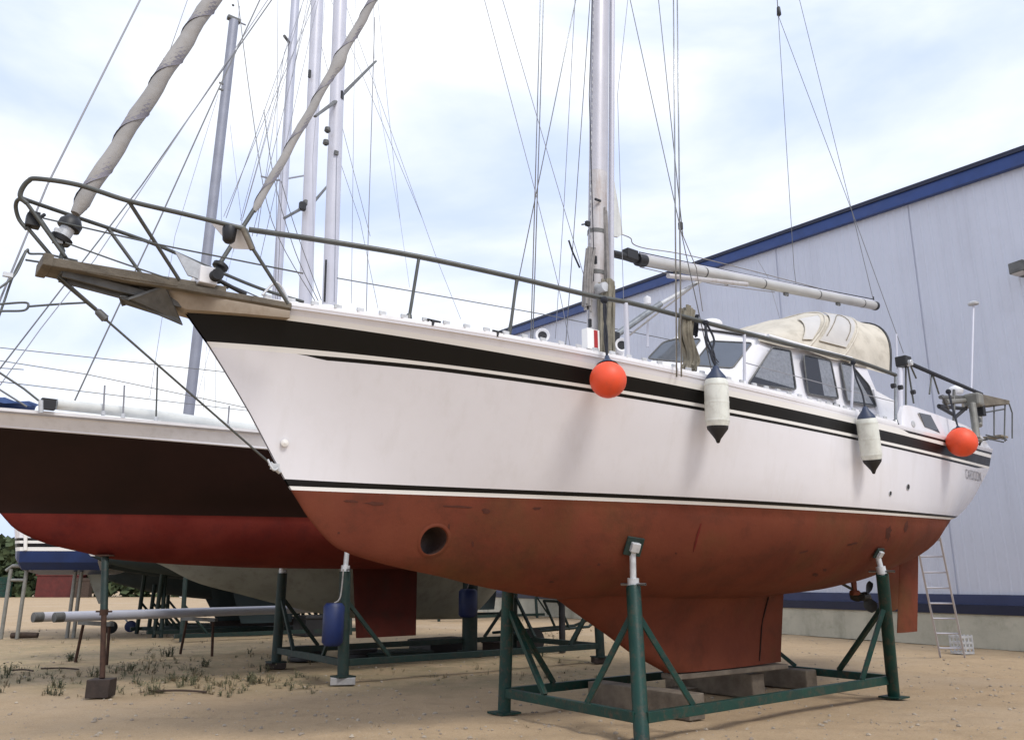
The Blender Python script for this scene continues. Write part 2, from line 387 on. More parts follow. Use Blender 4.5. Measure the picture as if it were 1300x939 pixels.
# --- bow thruster tunnel cut through the hull
hp, hn = H1.hit(551, 686)
t0, w0, z0 = F1.loc(hp); RT = 0.135
def side_hit(t, z, sg=1):
    o = F1.W(t, 4.0, z); h = H1.bvh.ray_cast(o, -F1.n); 
    if h[0] is None: return F1.W(t, sg*w0, z)
    q = F1.loc(h[0]); return F1.W(q[0], sg*q[1], q[2])
me = hull.data; bm = bmesh.new(); bm.from_mesh(me)
def rad(v): return math.hypot(v.x - t0, v.z - z0)
for _ in range(2):
    es = [e for e in bm.edges if min(rad(v.co) for v in e.verts) < RT*1.35 and e.verts[0].co.z < z0+.5]
    bmesh.ops.subdivide_edges(bm, edges=es, cuts=1, use_grid_fill=True)
bmesh.ops.delete(bm, geom=[f for f in bm.faces if rad(f.calc_center_median()) < RT*1.02], context='FACES')
bm.to_mesh(me); bm.free()
b = MB(); seg = 40
rings = []
for rr, off in ((RT*1.18, 0.001), (RT*1.10, 0.008), (RT*0.97, 0.007), (RT*0.93, -0.012)):
    rings.append([side_hit(t0+rr*math.cos(2*PI*k/seg), z0+rr*math.sin(2*PI*k/seg)) + F1.n*off for k in range(seg+1)])
b.grid(rings, 'antifoul')
inner = [[q - F1.n*0 for q in rings[-1]]]
for s_ in (0.5, 0, -0.5, -1): inner.append([F1.W(t0+RT*.93*math.cos(2*PI*k/seg), w0*s_*0.9, z0+RT*.93*math.sin(2*PI*k/seg)) for k in range(seg+1)])
b.grid(inner, 'tunnel_inside')
b.build('thruster_tunnel', boat)
# --- fin keel
def keel_section(z, le, te, th):
    pts = []
    for k in range(25):
        a = k/24; x = 0.5-0.5*math.cos(PI*a); y = th*2.6*(0.2969*math.sqrt(x)-0.126*x-0.3516*x*x+0.2843*x**3-0.1015*x**4)
        pts.append((le+(te-le)*x, y))
    loop = [F1.W(t, y, z) for t, y in pts] + [F1.W(t, -y, z) for t, y in pts[::-1][1:-1]]
    return loop
le = tz([(731,777),(778,811),(802,829),(823,841)]); te = tz([(994,757),(993,785),(991,834)])
le_f = pchip(sorted([(z, t) for t, z in le])); te_f = pchip(sorted([(z, t) for t, z in te]))
zk0 = 0.42; zk1 = 1.42
b = MB(); secs = []
for k in range(12):
    z = lerp(zk1, zk0, k/11); l_ = le_f(z) if z < le[0][1] else le_f(le[0][1]) - (z-le[0][1])*1.6
    secs.append(keel_section(z, l_, te_f(max(z, te[-1][1])), lerp(0.66, 0.52, k/11) + 1.45*max(0, 1-k/6.5)**1.8))
secs = [s_ + [s_[0]] for s_ in secs]
b.grid(secs, 'antifoul'); b.add(secs[-1][:-1], [tuple(range(len(secs[-1])-1))], 'antifoul'); b.build('keel', boat)
kb = MB(); cr = tz([(966,757),(962,790),(958,838)]); P = []
for (t_, z_) in cr:
    l_ = le_f(min(z_, le[0][1])); x_ = (t_-l_)/(te_f(max(z_, te[-1][1]))-l_); th_ = lerp(.52,.66,(z_-zk0)/(zk1-zk0)) + 1.45*max(0, 1-(zk1-z_)/(zk1-zk0)*11/6.5)**1.8
    y_ = th_*2.6*(0.2969*math.sqrt(x_)-0.126*x_-0.3516*x_*x_+0.2843*x_**3-0.1015*x_**4); P.append(F1.W(t_, y_, z_))
for p, q in zip(P, P[1:]): kb.beam(p, q, .028, .006, 'tunnel_inside', up=F1.u)
kb.build('keel_joint', boat)
# --- shaft log (deadwood fairing), strut, propeller
b = MB(); P0 = F1.L(1000, 752, 0); P1 = F1.L(1045, 741, 0)
sA, sB = F1.L(1060, 736, 0), F1.L(1100, 757, 0)
b.tube([sA, sB + (sB-sA)*0.15], 0.022, 'bronze'); b.build('propeller_shaft', boat)
b = MB(); st0, st1 = F1.L(1081, 727, 0), F1.L(1084, 752, 0)
b.slab([st0 + F1.u*-.07+Vector((0,0,.05)), st0+F1.u*.08+Vector((0,0,.05)), st1+F1.u*.045, st1-F1.u*.045], F1.n*0.03, 'antifoul'); b.lathe(st1 - F1.u*.09 - F1.n*-.015, F1.u, [(0,.001),(0,.038),(.18,.038),(.18,.001)], 'antifoul'); b.build('shaft_strut', boat)
b = MB(); hub = F1.L(1098, 757, 0)
b.lathe(hub - F1.u*.10, F1.u, [(0,.001),(0,.06),(.10,.075),(.2,.05),(.24,.001)], 'bronze'); prop = b.build('propeller', boat)
for k in range(3):
    a = 2*PI*k/3 + 1.05; r_ = F1.n*math.cos(a) + Vector((0,0,1))*math.sin(a); tn = F1.n*-math.sin(a) + Vector((0,0,1))*math.cos(a)
    rows = []
    for q in range(7):
        f = q/6; rr = .05 + .20*f; wd = .085*math.sin(PI*(0.16+0.72*f))+.01; tw = lerp(.9, .35, f)
        ch = tn*math.cos(tw) + F1.u*math.sin(tw); rows.append([hub + r_*rr + ch*wd*v for v in (-1,-.5,0,.5,1)])
    b = MB(); b.grid(rows, 'bronze'); b.grid([[v + F1.u*.012 for v in R] for R in rows], 'bronze'); b.build('blade', prop)
# --- skeg and rudder
def foil(name, pts_le, pts_te, th, m):
    b = MB(); secs = []
    for (l_, t_) in zip(pts_le, pts_te):
        a, c = F1.loc(F1.L(l_[0], l_[1], 0)), F1.loc(F1.L(t_[0], t_[1], 0)); z = (a[2]+c[2])/2 if False else None
        sec = []
        for k in range(13):
            x = 0.5-0.5*math.cos(PI*k/12); y = th*2.6*(0.2969*math.sqrt(x)-0.126*x-0.3516*x*x+0.2843*x**3-0.1015*x**4)
            sec.append((lerp(a[0], c[0], x), y, lerp(a[2], c[2], x)))
        secs.append([F1.W(*p) for p in sec] + [F1.W(p[0], -p[1], p[2]) for p in sec[::-1][1:]] )
    b.grid(secs, m); b.add(secs[-1][:-1], [tuple(range(len(secs[-1])-1))], m); return b.build(name, boat)
foil('skeg', [(1112,700),(1122,740),(1128,776)], [(1142,700),(1141,740),(1140,772)], .17, 'antifoul')
foil('rudder', [(1142,698),(1141,740),(1139,803)], [(1166,680),(1165.5,740),(1164.5,801)], .13, 'antifoul')
# --- toe rail along the deck edge
for sg in (1, -1):
    b = MB(); ts = np.linspace(H1.top[6][0], F1.loc(S1(1140,538))[0], 90)
    rows = []
    for t in ts:
        z, w = sh(t); rows.append([F1.W(t, sg*(w-.001), z+.0), F1.W(t, sg*(w-.004), z+.035), F1.W(t, sg*(w-.03), z+.035), F1.W(t, sg*(w-.03), z)])
    b.grid(rows, 'deck_white', False)
    for t in ts[4:-2:2]:
        z, w = sh(t); b.box(F1.W(t, sg*(w-.018), z+.05), (.07, .02, .035), 'galv', rotz=F1.a)
    b.build('toe_rail', boat)
# cleats / fairleads, dark spots on the rail
for px, py in ((551,411),(633,425)):
    p = S1(px, py, -.02); b = MB(); b.box(p, (.06,.03,.05), 'black_plastic', rotz=F1.a); b.tube([p+F1.u*-.07+Vector((0,0,.03)), p+F1.u*.07+Vector((0,0,.03))], .01, 'black_plastic'); b.build('fairlead', boat)
# --- bow timber moulding and platform (bowsprit)
def nearw(px, py, w): return F1.L(px, py, w)
b = MB()
rows = []
for k in range(15):
    x = lerp(202, 368, k/14); sv = k/14
    yt = lerp(362, 388, sv); yb = lerp(372, TOPB(232), (x-202)/30) if x < 232 else lerp(TOPB(x)+.5, TOPB(x)-3.5, (x-232)/136)
    if x < 236: wt = lerp(.05, .10, (x-202)/34); rows.append([nearw(x, yt, wt+.03), nearw(x, lerp(yt, yb, .35), wt+.04), nearw(x, yb, wt-.02)])
    else: o_ = lerp(.075, .02, ramp01(x, 236, 300)); rows.append([S1(x, yt, o_+.0), S1(x, lerp(yt, yb, .35), o_+.012), S1(x, yb, o_*.4+.006)])
b.grid(rows, 'wood_beige')
# mirrored far side and closing top
far = []
for R in rows:
    far.append([F1.W(F1.loc(p)[0], -F1.loc(p)[1], p[2]) for p in R])
b.grid(far, 'wood_beige'); b.grid([[R[0], Q[0]] for R, Q in zip(rows, far)], 'wood_beige', False); b.grid([[R[2], Q[2]] for R, Q in zip(rows, far)], 'wood_beige', False)
b.add([rows[0][0], rows[0][1], rows[0][2], far[0][2], far[0][1], far[0][0]], [(0,1,2,3,4,5)], 'wood_beige')
b.build('bow_moulding', boat)
b = MB()     # rail cap: dark weathered timber from the platform tip to the moulding's end
for sg in (1,-1):
    pp = [(58,331,.10),(110,341,.13),(160,351,.15),(225,361,.19),(270,369,.34),(320,377.5,.50),(367,386,.64)]
    P = [F1.loc(F1.L(x, y+3, w)) for x, y, w in pp]
    for i in range(len(P)-1):
        b.beam(F1.W(P[i][0], sg*P[i][1], P[i][2]), F1.W(P[i+1][0]+.02, sg*P[i+1][1], P[i+1][2]), .075, .05, 'wood_grey')
b.build('rail_cap', boat, bevel=.006)
# platform planks + steel underframe
P = lambda x, y, w: F1.loc(F1.L(x, y, w))
tip = P(60,338,0); root = P(230,370,0)
plat = thing_parent = None
b = MB()
for j, wv in enumerate((-.14,-.05,.05,.14)):
    q0 = F1.W(tip[0], wv*.75, tip[2]-.005); q1 = F1.W(root[0]+.3, wv*1.6, root[2]+.0)
    b.beam(q0, q1, .085, .075, 'wood_grey')
b.beam(F1.W(tip[0]-.02,-.17,tip[2]), F1.W(tip[0]-.02,.17,tip[2]), .07, .10, 'wood_grey')
bow = b.build('bowsprit', boat, bevel=.008)
b = MB(); u0, u1 = P(78,349,.02), P(232,392,.02)
b.beam(F1.W(u0[0], .07, u0[2]), F1.W(u1[0], .07, u1[2]+.02), .03, .06, 'anchor_grey'); b.beam(F1.W(u0[0], -.07, u0[2]), F1.W(u1[0], -.07, u1[2]+.02), .03, .06, 'anchor_grey')
for k in range(6):
    f = k/5; b.box(F1.W(lerp(u0[0],u1[0],f), 0, lerp(u0[2],u1[2],f)+.01), (.03,.16,.03), 'anchor_grey', rotz=F1.a)
rl = P(168,371,.0); b.lathe(F1.W(rl[0], -.05, rl[2]), F1.n, [(0,.001),(0,.045),(.03,.03),(.07,.03),(.10,.045),(.10,.001)], 'black_plastic')
b.build('bow_roller', boat)
# anchor: a thing held on the roller
an = thing('anchor', 'grey plough anchor stowed under the bowsprit of the white sailboat', 'anchor', F1.L(205, 385, 0), F1.a)
a0, a1 = P(86,352,0), P(196,380,0)
b = MB(); b.beam(F1.W(a0[0],0,a0[2]-.02), F1.W(a1[0],0,a1[2]-.03), .03, .075, 'anchor_grey'); b.build('shank', an, bevel=.005)
b = MB()
f0 = P(151,379,0); f1 = P(231,413,0); f2 = P(205,372,0)
tipw = F1.W(f1[0], 0, f1[2]); ridge = F1.W(f0[0], 0, f0[2])
for sg in (1,-1):
    wing = F1.W(f2[0]-.02, sg*.17, f2[2]-.0); wing0 = F1.W(f0[0]+.05, sg*.10, f0[2]-.03)
    b.slab([ridge, wing0, wing, tipw], Vector((0,0,.022)), 'anchor_grey')
b.slab([ridge, F1.W(f0[0]+.2,0,f0[2]+.01), F1.W(f1[0]-.1,0,f1[2]+.12), tipw], F1.n*.03, 'anchor_grey')
b.build('fluke', an)
T('swivel', an, [ridge+Vector((0,0,.02)), F1.W(a1[0]-.05,0,a1[2])], .018, 'steel')
# bobstay with turnbuckle
q0 = F1.L(74, 352, 0); q1 = F1.L(122, 393, 0); q2 = F1.L(136, 407, 0); q3 = F1.L(343, 588, 0)
b = MB()
for sg in (1,-1): b.tube([q0 + F1.n*.028*sg, q1 + F1.n*.028*sg*.6], .011, 'rail_steel')
bob = b.build('bobstay', boat)
b = MB(); b.lathe(q1, q2-q1, [(0,.012),(.02,.03),(.10,.034),((q2-q1).length-.02,.028),((q2-q1).length,.012)], 'anchor_grey', 12); b.build('turnbuckle', bob)
T('cable', bob, [q2, q3], .010, 'rail_steel')
b = MB(); b.tube([q3, q3 + (q3-q2).normalized()*.12], .022, 'galv'); b.box(F1.L(349,592,0), (.07,.04,.05), 'galv', rotz=F1.a)
b.tube(smooth_path([F1.L(340,583,.03), F1.L(347,596,.05), F1.L(353,594,.03)]), .01, 'galv'); b.build('stem_fitting', bob)
hpp, nn = H1.hit(361, 562); b = MB(); b.lathe(hpp - nn*.01, nn if nn.dot(CAM-hpp) > 0 else -nn, [(0,.035),(.02,.033),(.03,.001)], 'stripe_white', 12); b.build('drain_plug', boat)
# --- pulpit
RS = .019
def LP(l): return [F1.L(x, y, w) for x, y, w in l]
b = MB()
near_top = LP([(34,258,.10),(26,250,.10),(28,240,.12),(36,230,.16),(48,227,.2),(100,235,.34),(163,255,.50),(235,272,.68),(312,291,.85)])
b.tube(smooth_path(near_top), RS, 'rail_steel')
far_top = LP([(26,250,.10),(34,254,.0),(83,271,-.18),(191,308,-.38),(262,338,-.6),(330,366,-.8),(385,383,-.95)])
b.tube(smooth_path(far_top), RS*.9, 'rail_steel')
low = LP([(34,291,.02),(24,278,.0),(20,262,.03),(24,253,.08),(34,258,.10)])
b.tube(smooth_path(low), RS*.8, 'rail_steel')
for l in ([(163,255,.50),(228,356,.30)], [(320,314,.87),(366,386,.86)], [(312,291,.85),(322,316,.87)], [(138,291,-.26),(181,350,-.2)], [(49,275,.05),(84,328,.10)], [(34,258,.10),(83,326,.12)], [(34,288,.02),(66,326,.04)], [(262,338,-.6),(290,366,-.62)]):
    b.tube(LP(l), RS*.8, 'rail_steel')
b.build('pulpit', boat)
for l in ([(83,308,.20),(150,332,.28),(215,354,.36)], [(55,277,.10),(191,308,.5),(300,330,.82),(375,345,.9)], [(270,352,-.5),(330,378,-.7)]):
    b = MB(); b.tube(smooth_path(LP(l)) if len(l) > 2 else LP(l), .007, 'rail_steel', 6); b.build('guard_wire', boat)
# nav lamp at the tip, corner seat board with lamp
b = MB(); c = F1.L(42, 281, .03); b.box(c, (.10,.09,.10), 'black_plastic', rotz=F1.a); b.box(c+Vector((0,0,.06)), (.08,.07,.03), 'dark_inside', rotz=F1.a); b.tube([c+F1.u*.05+Vector((0,0,.05)), F1.L(57,272,.02)], .015,'black_plastic'); b.build('bow_lamp', boat, bevel=.01)
b = MB(); b.slab(LP([(266,281,.45),(308,290,.84),(320,317,.86),(296,316,.6)]), Vector((0,0,.025)), 'deck_white')
b.tube(LP([(308,290,.86),(320,317,.88)]), .02, 'wood_grey'); seat = b.build('pulpit_seat', boat)
b = MB(); c = F1.L(291, 298, .78); b.lathe(c+Vector((0,0,.07)), (0,0,-1), [(0,.001),(0,.05),(.02,.058),(.12,.048),(.14,.03),(.145,.001)], 'black_plastic', 14); b.tube([c+Vector((0,0,.02)), c+Vector((0,0,-.05))], .045, 'galv'); b.build('lantern', seat)
# --- windlass and chain plates on the foredeck
b = MB(); c = F1.L(262, 352, .25)
b.box(c, (.15,.14,.15), 'deck_white', rotz=F1.a); b.lathe(c + F1.n*.07+F1.u*.05, F1.n, [(0,.001),(0,.055),(.02,.035),(.05,.035),(.07,.055),(.07,.001)], 'black_plastic', 16)
b.lathe(c - F1.n*.08, -F1.n, [(0,.001),(0,.075),(.03,.05),(.07,.05),(.10,.08),(.10,.001)], 'deck_white', 16); b.tube([c+F1.u*.1, c+F1.u*.35+Vector((0,0,-.08))], .02, 'black_plastic')
b.build('windlass', boat, bevel=.012)
b = MB(); b.slab(LP([(222,320,.1),(262,340,.3),(258,357,.3),(238,350,.2)]), F1.n*.02, 'galv'); b.build('chain_plate', boat)
b = MB(); c = F1.L(350, 378, .35); b.tube(smooth_path([c+F1.u*-.12, c+Vector((0,0,.14)), c+F1.u*.12]), .012, 'galv'); b.build('mooring_cleat', boat)
b = MB(); c = edge(F1.loc(S1(428,390))[0], -.2); b.lathe(c, (0,0,1), [(0,.13),(.06,.12),(.10,.07),(.11,.001)], 'deck_white'); b.build('deck_hatch', boat)
# ---------------------------------------------------------------- rails along the side
def Lw(px, py, w): return F1.L(px, py, w)
rail_px = [(316,291.5),(417,306.5),(530,325.6),(657,353),(749,375),(800,384.5),(860,400),(940,421),(1010,439),(1080,456),(1137,476)]
P = [S1(x, y, -.07) for x, y in rail_px]
T('handrail', boat, smooth_path(P, 5), .027, 'rail_steel')
P = [S1(x, y, -.10) for x, y in ((975,426),(1030,442),(1081,455))]
T('boat_hook', boat, P, .022, 'deck_white')
def stanchion(px0, py0, px1, py1, r, m, off=-.07):
    a, c = S1(px1, py1, off), S1(px0, py0, off); b = MB(); b.tube([a, c], r, m); b.lathe(a, (0,0,1), [(0,.001),(0,r*2),(.05,r*1.6),(.06,r)], m, 10); return b.build('stanchion', boat)
stanchion(532,326, 519,406, .016, 'rail_steel'); stanchion(656,354, 646,432, .016, 'rail_steel'); stanchion(794,385, 797,459, .028, 'alu_white')
stanchion(945,423, 945,490, .017, 'alu_white'); stanchion(1083,458, 1081,524, .017, 'alu_white'); stanchion(1137,476, 1137,538, .02, 'steel')
T('guard_wire', boat, [S1(x, y, -.07) for x, y in ((945,460),(1083,497),(1137,510))], .006, 'wire_pale', 6)
T('guard_wire', boat, [Lw(428,353,-1.1), Lw(560,376,-1.4), Lw(690,399,-1.6), Lw(850,431,-1.6)], .007, 'wire', 6)
T('guard_wire', boat, [Lw(375,345,.92), Lw(385,347,.95)], .007, 'wire', 6)
# ---------------------------------------------------------------- mast and furling gear
mb0, mb1 = F1.loc(Lw(757,452,0)), F1.loc(Lw(762,0,0))
def mast_at(z): k = (z-mb0[2])/(mb1[2]-mb0[2]); return F1.W(lerp(mb0[0], mb1[0], k), 0, z)
MT = 21.5
b = MB(); b.tube([mast_at(3.6), mast_at(6.6)], .112, 'alu_dirty', 24, flat=1.2); b.tube([mast_at(6.601), mast_at(MT)], .112, 'alu', 24, flat=1.2)
mast = b.build('mast', boat)
b = MB()
for z in np.arange(5.6, 13, .11): b.box(mast_at(z) - F1.u*.136, (.015,.022,.05), 'galv', rotz=F1.a)
b.tube([mast_at(4.3)-F1.u*.138, mast_at(13)-F1.u*.138], .009, 'alu_dark'); b.build('mast_track', mast)
b = MB()
for z in (5.16, 5.72): b = MB(); b.tube([mast_at(z), mast_at(z+.05)], .119, 'anchor_grey', 24, flat=1.2); b.build('mast_band', mast)
b = MB(); q = Lw(759,254,.12); b.box(q, (.10,.02,.025), 'black_plastic', rotz=F1.a); b.build('halyard_exit', mast)
for px, py in ((749,410),(752,352),(756,330)):
    b = MB(); q = Lw(px, py, .12); b.box(q, (.03,.03,.10), 'black_plastic', rotz=F1.a); b.build('cleat', mast)
b = MB(); q = Lw(746,284,.05); b.box(q, (.06,.04,.06), 'black_plastic', rotz=F1.a); b.tube([q, q - F1.u*.1 - Vector((0,0,.04))], .01, 'black_plastic'); b.build('cleat', mast)
b = MB(); b.lathe(Lw(763,366,.18)-F1.n*.05, F1.n, [(0,.001),(0,.075),(.05,.06),(.1,.065),(.13,.06),(.13,.001)], 'galv', 18); b.build('winch', mast)
b = MB(); q = Lw(750,432,.16); b.box(q, (.20,.10,.26), 'stripe_white', rotz=F1.a); b.box(q+F1.n*.052+F1.u*.035, (.06,.01,.24), 'red_plastic', rotz=F1.a); b.box(q+Vector((0,0,-.15)), (.24,.12,.04), 'black_plastic', rotz=F1.a); b.build('mast_instrument', mast, bevel=.01)
# furled mainsail spar behind the mast
f0 = F1.loc(Lw(776,330,0)); b = MB()
def behind(z, d): p = mast_at(z); return p + F1.u*d
b.tube([behind(5.15,.24), behind(14.5,.22)], .040, 'alu_white', 12); b.tube([behind(4.3,.24), behind(5.15,.24)], .02, 'alu_dark'); b.build('mainsail_furler', boat)
b = MB(); b.slab([Lw(777,225,0), Lw(789,298,0), Lw(783,302,0), Lw(776,300,0)], F1.n*.03, 'sailcloth'); cl = b.build('clew', boat)
T('outhaul', cl, smooth_path([Lw(784,296,0), Lw(800,302,0), Lw(814,314,0), Lw(900,330,0), Lw(1108,384,0)]), .007, 'rope_grey')
def coil(name, pts, r, m, n=10, parent=boat, **kw):
    b = MB(); random.seed(int(abs(pts[0][0]*100)) % 99)
    n = int(n*2.2)
    for k in range(n):
        a = 2*PI*k/n; q_ = random.uniform(.45, .85); o = F1.u*math.cos(a)*r*q_ + F1.n*math.sin(a)*r*q_
        pp = [Vector(p) + o*(1+random.uniform(-.3,.3)) + Vector((0,0,random.uniform(-.05,.05))) for p in pts]
        b.tube(smooth_path(pp, 4), max(.011, r*.22), m, 7)
    return b.build(name, parent, **kw)
coil('halyard_coil', [Lw(771,360,.17), Lw(770,390,.2), Lw(769,430,.2), Lw(770,447,.2)], .10, 'rope_tan')
coil('halyard_coil', [Lw(750,318,.1), Lw(747,350,.12), Lw(746,392,.12)], .065, 'rope_grey')
coil('halyard_coil', [Lw(768,268,.1), Lw(770,320,.12), Lw(771,360,.14)], .04, 'rope_grey', 5)
# ---------------------------------------------------------------- boom, vang
g0, g1 = Lw(812,330,0), Lw(1110,388,0)
b = MB(); b.tube([g0, g1], .074, 'boom_white', 18, flat=1.0); 
b.tube([g0+Vector((0,0,.08)), g1+Vector((0,0,.078))], .022, 'alu_white', 8); boom = b.build('boom', boat)
for f_, s_q in ((.12,.05),(.30,.045),(.55,.05),(.80,.045)):
    bb = MB(); p_ = g0.lerp(g1, f_); bb.box(p_-Vector((0,0,.095)), (.10,.035,.05), 'anchor_grey', rotz=F1.a); bb.tube([p_-Vector((0,0,.08)), p_-Vector((0,0,.13))], .012, 'galv'); bb.build('boom_fitting', boom)
T('reefing_line', boom, [g0+Vector((0,0,.11)), g0.lerp(g1,.5)+Vector((0,0,.10)), g1+Vector((0,0,.12))], .009, 'rope_dark', 6)
b = MB(); d = (g1-g0).normalized(); b.tube([g1-d*.02, g1+d*.05], .080, 'black_plastic', 16); b.tube([g1+Vector((0,0,.02)), g1+Vector((0,0,.17))], .012, 'black_plastic'); b.build('end_cap', boom)
b = MB(); b.tube([g0-d*.05, g0+d*.1], .085, 'black_plastic', 16); b.tube([Lw(778,322,0), g0], .05, 'black_plastic', 12); b.box(Lw(800,324,0), (.2,.12,.14), 'black_plastic', rotz=F1.a); b.build('gooseneck', boom, bevel=.01)
b = MB()
for f in (.22,.45,.7,.93): p = g0.lerp(g1, f); b.tube([p-d*.012, p+d*.012], .077, 'anchor_grey', 16)
b.build('boom_band', boom)
T('reefing_line', boom, [g0+Vector((0,0,-.10)), g0.lerp(g1,.25)+Vector((0,0,-.15)), g0.lerp(g1,.5)+Vector((0,0,-.1))], .007, 'rope_grey', 6)
b = MB(); b.tube([Lw(848,350,.1), Lw(948,361,.1)], .034, 'alu_dirty', 10); b.build('boom_strut', boom)
b = MB(); b.tube([Lw(778,428,0), Lw(838,386,0)], .045, 'steel', 12); b.tube([Lw(838,386,0), Lw(892,355,0)], .028, 'galv', 10); b.box(Lw(779,428,0), (.12,.1,.12), 'black_plastic', rotz=F1.a); b.build('kicker', boat)
T('kicker_tackle', boat, [Lw(786,436,.05), Lw(834,398,.05), Lw(885,360,.05)], .012, 'rope_grey')
b = MB(); b.lathe(Lw(822,386,-.2), (0,0,1), [(0,.001),(0,.05),(.09,.05),(.12,.001)], 'deck_white', 12); b.tube([Lw(822,392,-.2), Lw(822,440,-.2)], .018, 'alu_white'); b.build('steaming_light', boat)
# ---------------------------------------------------------------- furled headsails
def furled(name, px, w, r0, r1, mt, lump=None):
    a, c = Lw(*px[0], w), Lw(*px[1], w); d = (c-a); L_ = d.length; d.normalize()
    top = None; pts = []; rs = []
    # extend to the mast
    la, lc = F1.loc(a), F1.loc(c); sl = (lc[0]-la[0])/(lc[2]-la[2]); ml = (mb1[0]-mb0[0])/(mb1[2]-mb0[2])
    zt = (mb0[0]-ml*mb0[2]-la[0]+sl*la[2])/(sl-ml); zt = min(zt, MT-.1); top = F1.W(la[0]+sl*(zt-la[2]), 0, zt)
    n = 150; L_ = (top-a).length; b = MB(); seg = 14
    dd = (top-a).normalized(); e1 = dd.orthogonal().normalized(); e2 = dd.cross(e1); rows = []
    random.seed(3)
    for i in range(n+1):
        s_ = i/n; f = (lerp(r0, r1, min(1, s_*3)) if s_ < .5 else lerp(r1, r0*.35, (s_-.5)*2))*(min(1, s_*60+.62))
        if lump: f *= 1 + .55*math.exp(-((s_*L_-lump)/.12)**2)
        row = []
        for k in range(seg+1):
            ang = 2*PI*k/seg; sp = ang - s_*L_*9.5
            rr = f*(1 + .08*math.cos(sp) + .08*max(0, math.cos(sp*1.0+1.0))**8 + .05*math.sin(s_*L_*9+3*math.cos(ang)))
            row.append(a + dd*(s_*L_) + (e1*math.cos(ang)+e2*math.sin(ang))*rr)
        rows.append(row)
    b.grid(rows, mt); b.grid([rows[0], [a]*(seg+1)], mt)
    o = b.build(name, boat); 
    # spiral sacrificial strip
    s2 = MB(); r2 = []
    for i in range(n*3+1):
        s_ = i/(n*3); f = (lerp(r0, r1, min(1, s_*3)) if s_ < .5 else lerp(r1, r0*.35, (s_-.5)*2))*(min(1, s_*60+.62))
        if lump: f *= 1 + .55*math.exp(-((s_*L_-lump)/.12)**2)
        row = []
        for k in range(5):
            ang = s_*L_*9.5 + lerp(-1.15, 1.15, k/4) + PI*.1; row.append(a + dd*(s_*L_) + (e1*math.cos(ang)+e2*math.sin(ang))*f*(1.085+.06*(k == 4)+.015*math.sin(i*.31)))
        r2.append(row)
    s2.grid(r2, 'uv_strip'); s2.build('sacrificial_strip', o)
    return a, dd, o
a, dd, _ = furled('furled_genoa', [(95,271),(269,0)], 0, .060, .082, 'sail')
b = MB(); c0 = Lw(89,286,0)
b.lathe(c0 - dd*.17, dd, [(0,.001),(0,.075),(.04,.085),(.05,.05),(.13,.05),(.14,.088),(.19,.088),(.24,.055),(.26,.02)], 'black_plastic', 18)
b.lathe(c0 - dd*.13, dd, [(0,.055),(.12,.055)], 'galv', 16); b.tube([c0-dd*.17, Lw(80,318,0), Lw(76,333,0)], .018, 'rail_steel'); b.box(Lw(74,300,.02), (.07,.05,.12), 'galv', rotz=F1.a); b.build('furler_drum', boat)
a, dd, _ = furled('furled_staysail', [(322,268),(474,0)], 0, .036, .050, 'sail', lump=2.05)
T('staysail_foil', boat, [Lw(268,352,0), Lw(325,262,0)], .020, 'rail_steel')
b = MB(); c0 = Lw(277,343,0); b.lathe(c0-dd*.1, dd, [(0,.001),(0,.07),(.03,.07),(.04,.035),(.12,.035),(.13,.07),(.16,.07),(.2,.001)], 'black_plastic', 16); b.build('furler_drum', boat)
# ---------------------------------------------------------------- standing rigging
def ext(a, c, k): return a + (c-a)*k
def wire(name, l, r=.006, m='wire', k=1.0, parent=None):
    P = [Lw(*q) for q in l]
    if k != 1.0: P[-1] = ext(P[-2], P[-1], k)
    return T(name, parent or boat, P, r, m, 6)
for dx in (0, 6): wire('shroud', [(859+dx,478,1.62),(855+dx*.8,0,1.15)], .0085, 'steel', 1.5)
for dx in (0, 4): wire('shroud', [(674+dx*.6,430,-1.55),(686+dx,0,-1.15)], .0085, 'steel', 1.5)
wire('shroud', [(905,478,1.66),(800,0,.25)], .0055, k=1.2); wire('shroud', [(867,300,1.2),(836,0,.6)], .0055, k=1.3)
wire('shroud', [(643,430,-1.62),(731,0,-.35)], .008, 'steel', 1.2)
wire('halyard', [(724,440,-.5),(708,358,-.5),(680,245,-.5),(615,0,-.5)], .0045, 'wire_pale', 1.3)
wire('halyard', [(756,400,-.3),(714,258,-.4),(638,0,-.5)], .0045, 'wire_pale', 1.3)
wire('halyard', [(705,430,-1.0),(716,260,-.8),(730,0,-.5)], .0045, 'wire_pale', 1.3)
wire('halyard', [(718,440,-.2),(731,260,-.2),(749,0,-.12)], .0055, 'wire', 1.3)
wire('halyard', [(736,340,-.2),(727,320,-.2),(722,305,-.2)], .012, 'rope_dark')
wire('halyard', [(792,392,.2),(788,260,.1),(784,120,.1),(797,0,.1)], .004, 'wire_pale', 1.3)
wire('halyard', [(754,330,.12),(748,120,.12),(752,0,.1)], .006, 'rope_dark', 1.3)
wire('backstay', [(988,20,0),(984,-40,0)], .007, 'wire', 12)
wire('backstay', [(1012,372,-.5),(1008,340,-.45),(988,20,0)], .005)
wire('backstay', [(1147,448,.95),(1083,272,.5),(988,20,0)], .005)
b = MB(); b.lathe(Lw(988,8,0), (0,0,-1), [(0,.001),(.03,.03),(.18,.04),(.22,.001)], 'black_plastic', 10); b.build('backstay_block', boat)
wire('topping_lift', [(1109,382,0),(1080,262,0),(1015,0,0)], .005, 'wire', 2.5)
wire('lazy_jack', [(990,404,0.0),(975,352,0.0),(962,330,0)], .003, 'wire_pale')
b = MB(); q = Lw(864,287,1.0); b.lathe(q+Vector((0,0,.06)), (0,0,-1), [(0,.001),(.02,.03),(.1,.03),(.12,.001)], 'black_plastic', 10); b.build('block', boat)
